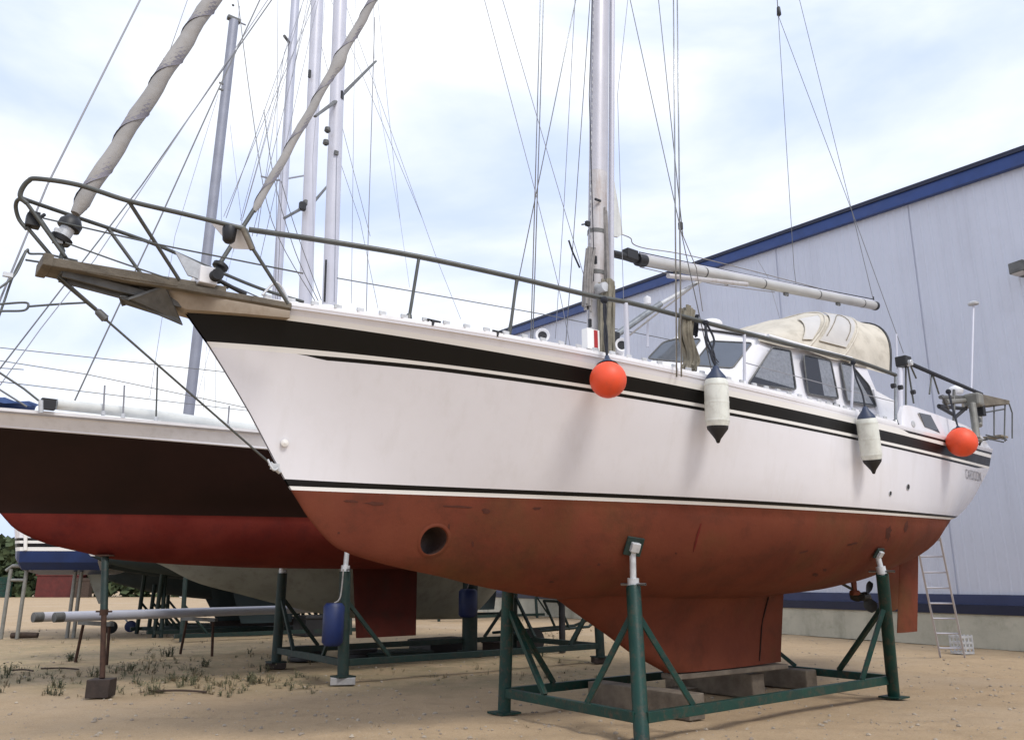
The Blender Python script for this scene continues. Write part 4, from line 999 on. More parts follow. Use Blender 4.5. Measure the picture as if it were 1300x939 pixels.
for i in range(4):
    d = [ax[0], ax[1], -ax[0], -ax[1]][i]; e = [ax[1], -ax[0], -ax[1], ax[0]][i]
    for z in (.02,.12,.22,.34): b.box(cp + d*s_/2 + Vector((0,0,z)), (s_, .02, .045), 'galv', ax=(e, d, ax[2]))
    for x in (-.5,-.17,.17,.5): b.box(cp + d*s_/2*.99 + e*x*s_*.97 + Vector((0,0,.19)), (.035, .018, .38), 'galv', ax=(e, d, ax[2]))
b.box(cp+Vector((0,0,.012)), (s_*.95, s_*.95, .02), 'galv', ax=ax); b.build('basket', crt)
# ================================================================== building
w0_, w1_ = G(1300,826), G(680,781); wd = (w0_-w1_); wd.z = 0; wd.normalize()       # towards the near end (right)
wn = Vector((wd.y, -wd.x, 0)); wn = wn if wn.dot(CAM-w0_) > 0 else -wn
def WL(px, py, off=0.0):
    d = ray(px, py); k = (w0_ + wn*off - CAM).dot(wn)/d.dot(wn); return CAM + d*k
nearend = w0_ + wd*7.5; farend = WL(560, 770); farend.z = 0
rA, rB = WL(640,430), WL(1300,211); slope = (rB.z-rA.z)/((rB-rA).dot(wd))
def roofz(p, add=0.0): return rA.z + slope*((p-rA).dot(wd)) + add
bd_ = thing('warehouse', 'big pale grey corrugated warehouse with blue roof edge and concrete plinth behind the stern', 'building', (nearend+farend)/2, math.atan2(wd.y, wd.x))
b = MB(); Lw_ = (nearend-farend).length; back = -wn*22
plz = WL(1300,780).z; bz = WL(1300,755).z
n = int(Lw_/.25); prof = []
for k in range(n+1):
    base = farend + wd*(Lw_*k/n)
    for q, o_ in ((0,0),(.55,0),(.66,.014),(.80,.014),(.9,0)): prof.append((base + wd*q*.25*1.0, o_))
rows = [[], []]
for p, o_ in prof:
    rows[0].append(p + wn*o_ + Vector((0,0,plz))); rows[1].append(Vector((p.x, p.y, 0)) + wn*o_ + Vector((0,0,roofz(p)+.1)))
b.grid(rows, 'cladding', False)
q0, q1 = farend.copy(), nearend + wd*.25
for p in (q0, q1): b.add([p+Vector((0,0,plz)), p+back+Vector((0,0,plz)), p+back+Vector((0,0,roofz(p))), p+Vector((0,0,roofz(p)))], [(0,1,2,3)], 'cladding')
b.build('wall', bd_)
b = MB(); b.slab([q0+Vector((0,0,roofz(q0)+.12)) + wn*.0, q1+Vector((0,0,roofz(q1)+.12)), q1+back+Vector((0,0,roofz(q1)+.12)), q0+back+Vector((0,0,roofz(q0)+.12))], Vector((0,0,.12)), 'blue_dark'); b.build('roof', bd_)
b = MB()
e0, e1 = q0 - wd*.1, q1
tk = lambda p: (WL(*((640,421) if False else (640,421))).z*0) 
hz = .44
b.slab([Vector((e0.x,e0.y,0))+wn*.03+Vector((0,0,roofz(e0))), Vector((e1.x,e1.y,0))+wn*.03+Vector((0,0,roofz(e1)-.02)), Vector((e1.x,e1.y,0))+wn*.03+Vector((0,0,roofz(e1)+hz-.05)), Vector((e0.x,e0.y,0))+wn*.03+Vector((0,0,roofz(e0)+hz))], wn*.16, 'blue_trim')
b.slab([Vector((e0.x,e0.y,0))+wn*.19+Vector((0,0,roofz(e0)+hz-.1)), Vector((e1.x,e1.y,0))+wn*.19+Vector((0,0,roofz(e1)+hz-.15)), Vector((e1.x,e1.y,0))+wn*.19+Vector((0,0,roofz(e1)+hz-.04)), Vector((e0.x,e0.y,0))+wn*.19+Vector((0,0,roofz(e0)+hz+.01))], wn*.05, 'blue_dark')
b.build('roof_trim', bd_)
b = MB(); zz = lerp(plz, bz, .45)
b.slab([q0+wn*.035+Vector((0,0,zz)), q1+wn*.035+Vector((0,0,zz)), q1+wn*.035+Vector((0,0,bz)), q0+wn*.035+Vector((0,0,bz))], wn*.03, 'blue_grey')
b.slab([q0+wn*.035+Vector((0,0,plz-.02)), q1+wn*.035+Vector((0,0,plz-.02)), q1+wn*.035+Vector((0,0,zz-.003)), q0+wn*.035+Vector((0,0,zz-.003))], wn*.10, 'blue_dark'); b.build('base_band', bd_)
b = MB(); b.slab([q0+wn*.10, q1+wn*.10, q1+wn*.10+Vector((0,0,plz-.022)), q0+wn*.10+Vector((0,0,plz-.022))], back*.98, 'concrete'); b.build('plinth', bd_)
b = MB()
for px in (1008, 1195):
    p = WL(px, 600); p.z = 0; b.slab([p+wn*.024+Vector((0,0,bz+.004)), p+wd*.03+wn*.024+Vector((0,0,bz+.004)), p+wd*.03+wn*.024+Vector((0,0,roofz(p)-.01)), p+wn*.024+Vector((0,0,roofz(p)-.01))], wn*.012, 'cladding')
b.build('panel_joint', bd_)
b = MB(); p = WL(1298,341,.3); b.box(p, (.34,.5,.26), 'anchor_grey', ax=(wd, wn, Vector((0,0,1)))); lamp = b.build('wall_lamp', bd_, bevel=.02)
b = MB(); b.box(p+wn*.1-Vector((0,0,.135)), (.26,.26,.012), 'clear_vinyl', ax=(wd, wn, Vector((0,0,1)))); b.build('lamp_glass', lamp)
# ================================================================== SECOND BOAT (maroon)
def gxy(v): return (v.x, v.y)
P1g, P2g = G(435,868), G(350,848)
m12 = (P1g+P2g)/2
F2 = Frame(m12.x, m12.y, 39.0)
def tz2(pts, F): return [(F.loc(F.L(p[0], p[1], p[2] if len(p) > 2 else 0))[0], F.loc(F.L(p[0], p[1], p[2] if len(p) > 2 else 0))[2]) for p in pts]
st2 = tz2([(-205,488),(-110,560),(-40,625),(0,651)], F2); stem2 = pchip(sorted([(z, t) for t, z in st2]))
stern2 = lambda z: 7.2 + .25*(z-3)
b2 = tz2([(0,651),(20,672),(60,690),(110,702),(140,709),(240,717),(350,721),(450,722)], F2); tl, zl = b2[-1]
b2 += [(tl+1.5, zl+.02), (tl+3.0, zl+.22), (tl+5.0, zl+.65), (8.0, 2.55)]
bottom2 = pchip(b2)
bdd2 = pchip([(0,.03),(.05,.38),(.12,.80),(.25,1.32),(.4,1.68),(.6,1.75),(.8,1.6),(1,1.15)])
bww2 = pchip([(0,.02),(.05,.15),(.12,.38),(.25,.85),(.4,1.30),(.6,1.45),(.8,1.2),(1,.6)])
SH2 = pfit([(-205,503),(-100,511),(0,520),(100,528),(194,536),(327,547),(500,563),(600,573)], 2)
WB2 = lambda x: SH2(x) + lerp(23, 22, ramp01(x, 0, 330))
WLL2 = pfit([(-150,650),(0,651.5),(200,653.5),(395,656),(600,662)], 2)
rows2 = [(SH2,'deck_white'),(WB2,'maroon')] + [(between(WB2, WLL2, k),'maroon') for k in (.2,.4,.6,.8)] + [(WLL2,'antifoul_red')]
H2 = Hull(F2, stem2, stern2, bdd2, bww2, rows2, len(rows2)-1, bottom2, ncol=80, ua=lambda q: lerp(1.3, 1.9, min(1, q*2.6)), under='antifoul_red')
hb2, hd2 = H2.mesh(drop=.04)
boat2 = thing('sailboat', 'maroon sailboat with pale rail band and dark red bottom, left behind the large white sailboat', 'sailboat', F2.W(0,0,0), F2.a)
hb2.build('hull', boat2); hd2.build('deck', boat2)
H2.near_bvh()
def S2(px, py, off=0.0):
    P = F2.L(px, py, 1.5)
    for _ in range(30):
        w = H2.sheer(F2.loc(P)[0])[1] + off; P = F2.L(px, py, w)
    return P
b = MB(); ts = np.linspace(H2.top[3][0], H2.top[-2][0], 60); rows = []
for sg in (1,-1):
    rows = []
    for t in ts:
        z, w = H2.sheer(t); rows.append([F2.W(t, sg*(w+.03), z-.02), F2.W(t, sg*(w+.035), z+.02), F2.W(t, sg*(w-.03), z+.03), F2.W(t, sg*(w-.04), z-.02)])
    b.grid(rows, 'deck_white', False)
b.build('rubbing_strake', boat2)
b = MB(); rows = []
for i in range(50):
    t = lerp(H2.above[1][3][0], H2.above[1][-2][0], i/49); k = np.interp(t, [q[0] for q in H2.above[1]], range(len(H2.above[1]))); j = int(k); q = H2.above[1][j]; q2 = H2.above[1][min(j+1, len(H2.above[1])-1)]; f = k-j
    w = lerp(q[1], q2[1], f); z = lerp(q[2], q2[2], f); rows.append([F2.W(t, w+.002, z+.05), F2.W(t, w+.018, z+.04), F2.W(t, w+.018, z+.01), F2.W(t, w+.0, z)])
b.grid(rows, 'gelcoat'); b.build('hull_moulding', boat2)
# keel
q0, q1, q2, q3 = [F2.loc(F2.L(*p, 0)) for p in ((446,700),(530,700),(528,806),(452,808))]
b = MB(); secs = []
for k in range(7):
    f = k/6; z = lerp(q0[2]+.1, q2[2], f); le_, te_ = lerp(q0[0], q3[0], f), lerp(q1[0], q2[0], f); s_ = keel_section(0, 0, 1, .20)
    sec = []
    for j in range(25):
        x = 0.5-0.5*math.cos(PI*j/24); y = .20*2.6*(0.2969*math.sqrt(x)-0.126*x-0.3516*x*x+0.2843*x**3-0.1015*x**4); sec.append((lerp(le_, te_, x), y))
    lp = [F2.W(t, y, z) for t, y in sec] + [F2.W(t, -y, z) for t, y in sec[::-1][1:]]; secs.append(lp)
b.grid(secs, 'keel_red'); b.add(secs[-1][:-1], [tuple(range(len(secs[-1])-1))], 'keel_red'); b.build('keel', boat2)
# deck gear
def T2(name, l, r, m, seg=8, parent=None): return T(name, parent or boat2, [F2.L(*q) for q in l], r, m, seg)
wd2 = .9
b = MB(); b.tube([F2.L(72,513,.9), F2.L(200,527,.9), F2.L(335,546,.9)], .075, 'sailcloth', 14); b.build('stowed_pole', boat2)
b = MB(); b.box(F2.L(61,513,.95), (.17,.12,.14), 'black_plastic', rotz=F2.a); b.tube([F2.L(52,508,1.0), F2.L(52,524,1.0)], .03, 'galv'); b.build('pole_fitting', boat2)
b = MB(); rows = []
for i in range(8):
    x = lerp(-60, 48, i/7); rows.append([])
    for j in range(9):
        a_ = PI*j/8; rows[-1].append(F2.L(x, lerp(509, 520, i/7), .5) + F2.n*.28*math.cos(a_) + Vector((0,0,.13*math.sin(a_)*(1-.5*(i/7))+.02*math.sin(i*3+j))))
b.grid(rows, 'tarp_blue'); b.build('sail_cover', boat2)
for px, y0, y1, m_ in ((198,466,534,'rail_steel'),(156,489,530,'wire_pale'),(131,489,527,'wire_pale'),(289,515,543,'wire_pale')):
    b = MB(); a_ = S2(px, y1, -.05); b.tube([a_, S2(px+2, y0, -.05)], .012, m_); b.lathe(a_, (0,0,1), [(0,.001),(0,.03),(.05,.03),(.06,.012)], 'galv', 10); b.build('stanchion', boat2)
for l in ([(-30,438,.2),(110,453,.9),(285,472,1.5)], [(-30,453,.2),(110,475,.9),(230,500,1.3),(330,521,1.6)], [(-20,482,.3),(150,502,1.0),(330,523,-1.0)], [(0,467,.4),(30,469,.5)]):
    T2('guard_wire', l, .006, 'wire')
T2('pole_topping_line', [(-20,460,.6),(30,493,.8),(55,513,.9)], .014, 'rail_steel'); T2('pole_topping_line', [(-20,482,.6),(34,516,.8)], .012, 'wire')
# pulpit pieces at the left edge
b = MB()
for l in ([(-30,398,.5),(0,395,.45),(30,394,.4),(36,387,.4),(30,384,.35),(0,386,.35),(-30,388,.3)], [(36,389,.4),(75,386,.3),(112,384,.2)], [(-10,372,.3),(18,350,.2),(34,318,.1),(38,322,.05),(60,323,-.1),(98,331,-.3)], [(33,330,.1),(60,334,-.1),(95,338,-.3)], [(33,318,.1),(16,352,.1),(2,392,.15),(-20,450,.2)]):
    b.tube(smooth_path([F2.L(*q) for q in l]), .016, 'rail_steel')
b.box(F2.L(10,349,.2), (.12,.06,.06), 'galv', rotz=F2.a); b.build('pulpit', boat2)
# rigging
mA = F2.loc(F2.L(418,395,0)); mB = F2.loc(F2.L(432,0,0))
def mast_obj(F, pa, pb, w, r0, top, low, m, parent, flat=1.25, seg=18, name='mast'):
    a, c = F.loc(F.L(*pa, w)), F.loc(F.L(*pb, w)); f = lambda z: F.W(lerp(a[0], c[0], (z-a[2])/(c[2]-a[2])), w, z)
    b = MB(); b.tube([f(low), f(top*.5), f(top)], r0, m, seg, flat=flat); return b.build(name, parent), f
m2, mf2 = mast_obj(F2, (418,395), (432,0), 0, .110, 17, 3.5, 'alu_white', boat2)
b = MB(); b.tube([F2.L(424,383,.1), F2.L(427,200,.1)], .012, 'alu_dark'); b.tube([F2.L(412,383,.14), F2.L(414,330,.14)], .02, 'black_plastic'); b.build('sail_track', m2)
b = MB(); b.tube([F2.L(431,124,0), F2.L(477,78,-1.1)], [.05,.032], 'anchor_grey', 10, flat=.6); b.box(F2.L(432,122,.05), (.12,.12,.16), 'black_plastic'); b.build('spreader', m2)
b = MB(); b.tube([F2.L(427,128,0), F2.L(400,148,1.1)], [.05,.032], 'anchor_grey', 10, flat=.6); b.build('spreader', m2)
for px, py in ((416,161),(414,177)):
    b = MB(); b.lathe(F2.L(px, py, .15), (0,0,-1), [(0,.001),(.02,.05),(.09,.06),(.12,.03)], 'anchor_grey' , 12); b.build('deck_light', m2)
b = MB(); b.box(F2.L(427,194,.13), (.08,.03,.08), 'anchor_grey', rotz=F2.a); b.build('bracket', m2)
def rig2(name, l, r=.006, m='wire', k=1.0, F=F2, parent=None):
    P = [F.L(*q) for q in l]
    if k != 1.0: P[-1] = ext(P[-2], P[-1], k)
    return T(name, parent or boat2, P, r, m, 6)
rig2('forestay', [(-12,410,0),(60,235,0),(178,0,0)], .014, 'wire_pale', 1.8); rig2('forestay', [(-25,500,0.1),(180,235,0.1),(345,0,0.1)], .010, 'wire', 1.5)
rig2('shroud', [(95,508,1.6),(136,420,1.55),(202,280,1.5),(272,125,1.2),(330,0,1.1)], .010, 'wire', 1.2)
rig2('halyard', [(0,489,.6),(51,418,.5),(120,330,.4),(200,210,.3),(260,120,.2)], .007, 'wire_pale', 2.6)
for l in ([(400,382,1.2),(345,280,1.0),(320,140,.8),(302,0,.6)], [(404,382,.7),(375,320,.8),(349,232,.8),(335,140,.7)], [(408,381,.5),(375,290,.6),(357,230,.6)]):
    P = smooth_path([F2.L(*q) for q in l], 6); T('halyard', boat2, P, .007, 'wire', 6)
rig2('shroud', [(480,392,-1.2),(457,280,-1.1),(433,209,-.9),(429,180,-.1)], .005, 'wire'); rig2('shroud', [(465,395,-1.6),(468,280,-1.5),(474,80,-1.15)], .010, 'wire_pale', 1.3)
# ---- cradle of boat 2
P4g = G(735,838); ln2 = (P4g-P1g).dot(F2.u); P4 = P1g + F2.u*ln2; P3 = P2g + F2.u*ln2
def up2(p, w, z): q = F2.loc(p); return F2.W(q[0], w, z)
t1 = F2.L(438,725, F2.loc(P1g)[1]-.03); t2_ = up2(P2g, F2.loc(P2g)[1]+.02, t1.z)
tops = [t1, t2_, t2_ + F2.u*ln2, t1 + F2.u*ln2]
def hp2(t, w): 
    h = H2.bvh.ray_cast(F2.W(t, abs(w), 0), Vector((0,0,1))); return (h[0], -Vector((0,0,1))) if h[0] is not None else (F2.W(t, w, 2.0), Vector((0,0,-1)))
pads2 = []
for p, sg in ((P1g,1),(P2g,-1),(P3,-1),(P4,1)):
    q = F2.loc(p); h, n = hp2(q[0], abs(q[1])); l_ = F2.loc(h); pads2.append((F2.W(q[0], sg*abs(q[1]), l_[2]-.03), Vector((0,0,-1)), 'galv'))
cradle('boat_cradle', 'dark green steel cradle on low blocks, under the maroon sailboat', P1g+Vector((0,0,.10)), P2g+Vector((0,0,.10)), P4+Vector((0,0,.10)), P3+Vector((0,0,.10)), tops, 'green_dark', .20, pads=pads2, rot=F2.a, r=.085)
block('foot_block', 'pale concrete block under the nearest post of the dark green cradle', P1g, .36, .26, .10, .2, 'block_pale', cat='concrete block', group='blocks under the cradle posts')
block('foot_block', 'dark wooden block under the left rear post of the dark green cradle', P2g, .34, .28, .10, .2, 'block_dark', cat='wooden block', group='blocks under the cradle posts')
block('foot_block', 'dark wooden block under the far right post of the dark green cradle', P4, .30, .26, .10, .2, 'block_dark', cat='wooden block', group='blocks under the cradle posts')
# blue fenders tied to the cradle posts
def blue_fender(px, py, r, L_, w, lab, hang):
    P = F2.L(px, py, w); th = thing('padding_fender', lab, 'fender', P-Vector((0,0,L_/2)), 0, 'blue fenders tied to the dark green cradle')
    b = MB(); b.lathe(P-Vector((0,0,L_/2)), (0,0,1), [(0,.001),(0,r*.75),(.05,r),(L_-.05,r),(L_,r*.75),(L_,.001)], 'fender_blue', 20); b.build('cylinder', th)
    T('lashing', th, smooth_path([P+Vector((0,0,L_/2)), F2.L(hang[0]-4, (hang[1]+py)/2, w), F2.L(hang[0], hang[1], w)]), .012, 'rope_grey')
blue_fender(423, 792, .155, .60, F2.loc(P1g)[1]+.10, 'blue cylinder fender lashed to the nearest post of the dark green cradle', (436,722))
q = F2.loc(P3)
b595 = None
blue_fender(594, 765, .19, .56, -1.2, 'blue cylinder fender hanging under the maroon sailboat, right of its keel', (596,738))
b = MB(); g_ = G(596,832); g_.z = 0; b.tube([g_, Vector((g_.x, g_.y, 1.75))], .16, 'green_dark', 14); b.box(g_+Vector((0,0,.05)), (.5,.5,.1), 'green_dark')
pst = b.build('support_post', None, loc=g_); tag(pst, 'thick dark support post standing right of the maroon keel', 'post')
# barrels / clutter under boat 2
def lump(name, label, cat, cen, sz, m, ang=.4, kind='box', group=None):
    b = MB(); cen = Vector(cen)
    if kind == 'box':
        b.box(cen+Vector((0,0,sz[2]/2)), sz, m, rotz=ang); b.box(cen+Vector((0,0,sz[2]*.9)), (sz[0]*1.06, sz[1]*1.06, sz[2]*.12), m, rotz=ang)
    else: b.lathe(cen, (0,0,1), [(0,.001),(0,sz[0]),(.02,sz[0]*1.02),(sz[2]*.33,sz[0]*.98),(sz[2]*.35,sz[0]*1.03),(sz[2]*.37,sz[0]*.98),(sz[2]*.66,sz[0]*.98),(sz[2]*.68,sz[0]*1.03),(sz[2]*.7,sz[0]*.98),(sz[2],sz[0]*1.0),(sz[2],.001)], m, 20)
    o = b.build(name, None, loc=cen, bevel=.012); tag(o, label, cat, group); return o
lump('tub', 'black round tub standing left of the maroon keel', 'tub', G(388,838), (.34,.34,.26), 'black_plastic', kind='c')
lump('tub', 'low black tub standing right behind the blue fender', 'tub', G(455,838), (.36,.36,.22), 'black_plastic', kind='c')
for i, (px, py, sz, m_, lab) in enumerate(((500,836,(1.3,.8,.16),'green_dark','flat dark green steel box lying under the maroon keel'),(560,828,(1.2,.7,.30),'black_plastic','dark low box lying right of the maroon keel'),(640,826,(.9,.6,.22),'block_dark','dark wooden offcut box lying behind the left cradle post'))):
    lump('boat_box', lab, 'box', G(px, py), sz, m_, .5+.3*i)
lump('dark_mass', 'low dark clutter mass added to deepen the darkness behind the lying aluminium masts', 'pile', G(322,800), (2.6,1.0,.36), 'block_dark', .35)  # dark box added to deepen the darkness under the boats
lump('dark_clutter', 'dark clutter box added for darkness right of the mass, under the pale bottomed sailboat', 'crate', G(400,806), (1.0,.8,.55), 'black_plastic', .7)  # second dark box, added to widen that dark mass
# scrap frame bits: bicycle-like dark frame of tubes
fr = thing('trailer_frame', 'small dark launching trolley parked under the maroon sailboat, behind the left cradle post', 'trolley', G(690,826), .5)
c = G(690,826); b = MB()
X = Vector((math.cos(.5), math.sin(.5), 0)); Y = Vector((-X.y, X.x, 0))
for p, q in (((-1.1,-.3,.4),(1.0,-.3,.5)),((-1.1,.3,.4),(1.0,.3,.5)),((1.0,-.3,.5),(1.6,0,.75)),((1.0,.3,.5),(1.6,0,.75)),((-.9,-.3,.4),(-.9,.3,.4)),((0,-.3,.45),(0,.3,.45)),((.5,-.3,.45),(.2,-.3,1.05)),((.5,.3,.45),(.2,.3,1.05)),((.2,-.3,1.05),(.2,.3,1.05))):
    b.tube([c+X*p[0]+Y*p[1]+Vector((0,0,p[2])), c+X*q[0]+Y*q[1]+Vector((0,0,q[2]))], .03, 'green_dark')
b.build('frame', fr)
for sg in (-1,1): b = MB(); b.lathe(c-X*.5+Y*sg*.42+Vector((0,0,.26)), Y, [(-.06,.001),(-.06,.2),(-.03,.26),(.03,.26),(.06,.2),(.06,.001)], 'tyre', 22); b.build('wheel', fr)
lump('winch_head', 'round dark winch drum raised on a bracket beside the launching trolley', 'winch drum', G(714,828)+Vector((0,0,0)), (.07,.07,1.15), 'black_plastic', kind='c')
# ---- rusty prop
pg = G(127,884); top = F2.L(134,702,F2.loc(pg)[1]+.15); 
h = H2.bvh.ray_cast(CAM, ray(134, 703).normalized()); top = h[0]; pg = G(127,884)
pr = thing('boat_prop', 'thin rusty steel prop on a dark block under the bow of the maroon sailboat', 'prop', pg+Vector((0,0,.22)), 0)
tz_ = (h[0].z if h[0] is not None else top.z)
b = MB(); pt = Vector((top.x, top.y, tz_)); pb = pg+Vector((0,0,.23)); mdl = pb.lerp(pt,.52); b.tube([pb, mdl], .036, 'rust', 12); b.build('outer_tube', pr)
b = MB(); b.tube([mdl, pt-Vector((0,0,.03))], .05, 'green_dark', 12); b.box(pt-Vector((0,0,.02)), (.2,.2,.02), 'rust'); b.build('inner_tube', pr)
b = MB(); b.lathe(mdl-Vector((0,0,.05)), (0,0,1), [(0,.03),(0,.055),(.08,.055),(.08,.03)], 'rust', 12); b.tube([mdl+Vector((-.11,0,0)), mdl+Vector((.11,0,0))], .012, 'rust'); b.build('collar', pr)
block('foot_block', 'dark square wooden block under the thin rusty prop', pg, .29, .29, .225, .12, 'block_dark', cat='wooden block')
# ================================================================== further boats
def bgboat(name, label, F, L_, beam, zw, zd, zb, cols, waterstripe=None, fine=40, sheer=.3, finkeel=True, bottom_m='pale_bottom', slabel=''):
    """a complete small hull: length L_ from stem to transom, built in its own frame"""
    o = thing('sailboat' if name != 'motorboat' else 'motorboat', label, 'sailboat' if name != 'motorboat' else 'motorboat', F.W(0,0,0), F.a)
    b = MB(); n = fine
    def stations(k):
        s_ = k/n; bdk = beam/2*pchip([(0,.02),(.08,.35),(.25,.78),(.5,1),(.75,.97),(1,.72)])(s_); bwl = beam/2*pchip([(0,.01),(.08,.15),(.25,.52),(.5,.84),(.75,.8),(1,.42)])(s_)
        return s_, bdk, bwl
    for sg in (1,-1):
        R = [[] for _ in range(16)]
        for k in range(n+1):
            s_, bdk, bwl = stations(k); zs = zd + sheer*(1-s_)**2; zz = [zs, zs-.18, lerp(zs, zw, .45), lerp(zs, zw, .75), zw+.14, zw+.07, zw]
            zc = lerp(zw, zb, math.sin(PI*min(1, max(0, s_*.96)))**.65)
            def P(z, w): ov = L_*.09*((z-zw)/(zd-zw)); return F.W(-L_/2 - ov + s_*(L_+ov+ov*.3), sg*w, z)
            for j, z in enumerate(zz): v = (z-zw)/(zs-zw); R[j].append(P(z, lerp(bwl, bdk, v**.8)))
            for j in range(9): th = (j+1)/9*PI/2; R[7+j].append(P(zw, 0)*0 + F.W(-L_/2 + s_*L_, sg*bwl*math.cos(th), zw-(zw-zc)*math.sin(th)**1.25))
        ms = [cols[0], cols[1], cols[1], cols[2], cols[3], cols[4]]
        for j in range(6): b.grid([R[j], R[j+1]], ms[j])
        b.grid(R[6:], bottom_m)
        b.grid([R[0], [F.W(F.loc(p)[0], 0, F.loc(p)[2]+.1) for p in R[0]]], 'deck_white')
        b.grid([[R[j][-1], F.W(F.loc(R[j][-1])[0], 0, F.loc(R[j][-1])[2])] for j in range(16)], cols[1])
    b.build('hull', o)
    if finkeel:
        b = MB(); rows = []
        for k in range(5):
            z = lerp(zb+.3, .35, k/4); s0, s1 = lerp(-1.2, -.7, k/4), lerp(1.0, .8, k/4); ring = []
            for j in range(16): a_ = 2*PI*j/16; ring.append(F.W(lerp(s0, s1, .5-.5*math.cos(a_)), .13*math.sin(a_), z))
            rows.append(ring+[ring[0]])
        b.grid(rows, bottom_m); b.add(rows[-1][:-1], [tuple(range(16))], bottom_m); b.build('keel', o)
    st = thing('boat_stand', slabel, 'boat stand', F.W(0,0,0), F.a, 'plain green stands of the boats behind')
    for t in (-L_*.28, L_*.22):
        for sg in (1,-1):
            g = F.W(t, sg*beam*.36, 0); b = MB(); b.tube([g, F.W(t, sg*beam*.30, lerp(zb, zw, .62))], .06, 'green_dark', 10); b.build('post', st)
            b = MB(); b.tube([F.W(t, sg*beam*.34, .9), F.W(t+.7, sg*beam*.34, .12)], .035, 'green_dark', 8); b.build('brace', st)
    for sg in (1,-1): b = MB(); b.beam(F.W(-L_*.3, sg*beam*.36, .14), F.W(L_*.26, sg*beam*.36, .14), .08, .1, 'green_dark'); b.build('beam', st)
    return o
# boat 3: pale hull close behind the maroon one (its own long pale keel body)
o3 = PY(395, 600, 18.2)
F3 = Frame(o3.x, o3.y, 39.0)
st3 = [(2.3,-6.0),(2.6,-6.15),(3.9,-7.0)]
bt3 = tz2([(125,692),(155,701),(200,715),(249,739),(305,754),(343,764),(400,777),(440,784),(590,785)], F3)
t3a = bt3[0][0]; zw3 = 2.35
stem3 = lambda z, a=t3a: a - .3 - .55*(z-zw3)
bottom3 = pchip([(t3a-.3, zw3-.02)] + bt3 + [(bt3[-1][0]+.6, bt3[-1][1]+.5), (bt3[-1][0]+1.4, 1.9), (bt3[-1][0]+3.6, 2.32)])
stern3 = lambda z, a=bt3[-1][0]+3.5: a + .2*(z-zw3)
def flat_curve(F, w, z): # image row of a straight level line of the hull
    return lambda x: proj(F.L(x, 500, w) * 0 + (lambda P: Vector((P.x, P.y, z)))(F.L(x, 500, w)))[1]
class HullZ(Hull):
    def __init__(s, F, stem, stern, bd, bw, levels, bottom, ncol=60, nunder=10, ua=1.6, under='pale_bottom'):
        s.F = F; s.ss = [k/ncol for k in range(ncol+1)]; s.above = []; zt, zw = levels[0][0], levels[-1][0]
        for zf, m in levels:
            R = []
            for q in s.ss:
                z = zf + (.25*(1-q)**2 if zf == zt else .25*(1-q)**2*max(0,(zf-zw)/(zt-zw))); v = max(0, (zf-zw)/(zt-zw))
                R.append((lerp(stem(z), stern(z), q), bw(q) + (bd(q)-bw(q))*v**.8, z))
            s.above.append(R)
        s.mats = [m for _, m in levels]; s.top = s.above[0]; s.wlp = s.above[-1]; s.tsamp = [p[0] for p in s.top]; U = []
        for j in range(1, nunder+1):
            th = j/nunder*PI/2; U.append([(t, w*math.cos(th)**ua, z-(z-min(bottom(t), z-1e-4))*math.sin(th)) for t, w, z in s.wlp])
        s.under = U; s.undermat = under
H3 = HullZ(F3, stem3, stern3, bdd2, bww2, [(3.45,'deck_white'),(3.3,'deck_white'),(2.75,'deck_white'),(2.6,'stripe_black'),(2.5,'pale_bottom'),(zw3,'pale_bottom')], bottom3, ua=1.5)
hb3, hd3 = H3.mesh()
boat3 = thing('sailboat', 'sailboat with pale grey bottom, half hidden behind the maroon sailboat and its keel', 'sailboat', F3.W(0,0,0), F3.a)
hb3.build('hull', boat3); hd3.build('deck', boat3)
m3, mf3 = mast_obj(F3, (388,372), (403,0), 0, .125, 19, 3.3, 'alu_white', boat3)
b = MB(); b.tube([F3.L(392,264,0), F3.L(415,237,-1.3)], [.04,.03], 'anchor_grey', 8); b.build('spreader', m3); b = MB(); b.tube([F3.L(384,264,0), F3.L(361,277,1.2)], [.04,.03], 'anchor_grey', 8); b.build('spreader', m3)
b = MB(); b.box(F3.L(384,262,.25), (.15,.12,.20), 'black_plastic', rotz=F3.a); b.box(F3.L(387,258,.22), (.08,.16,.14), 'anchor_grey', rotz=F3.a); b.build('radar_reflector', m3, bevel=.02)
b = MB(); b.box(F3.L(393,94,.14), (.06,.05,.2), 'black_plastic', rotz=F3.a); b.build('cleat', m3)
for l, r_ in (([(284,275,1.3),(330,165,1.2),(395,15,1.1)],.007), ([(296,320,1.4),(345,150,1.2),(402,-20,1.0)],.005), ([(305,280,1.0),(362,65,.6)],.005), ([(520,365,-1.6),(508,280,-1.5),(478,116,-1.3)],.005), ([(398,370,.3),(397,200,.3),(411,20,.3)],.005)):
    rig2('shroud', l, r_, 'wire_pale', 1.1, F3, boat3)
for l in ([(287,277,1.4),(359,75,1.0)], [(308,277,1.1),(363,80,.9)], [(320,300,1.0),(389,24,.8)], [(371,98,.7),(395,-20,.5)], [(508,280,-1.5),(492,131,-1.3),(481,15,-1.1)], [(536,277,-1.6),(490,167,-1.4)], [(475,75,-1.2),(474,-20,-1.1)], [(470,300,-1.4),(439,179,-1.0)], [(330,330,1.5),(352,232,1.2)], [(350,385,1.3),(351,250,1.1)], [(446,385,-.8),(448,230,-.8)], [(585,405,-1.8),(555,330,-1.7),(536,277,-1.6)], [(212,75,1.6),(245,-20,1.5)]):
    rig2('halyard', l, .0065, 'wire_pale', 1.0 if l[-1][1] < 10 else (l[-2][1]+60)/(l[-2][1]-l[-1][1]), F3, boat3)
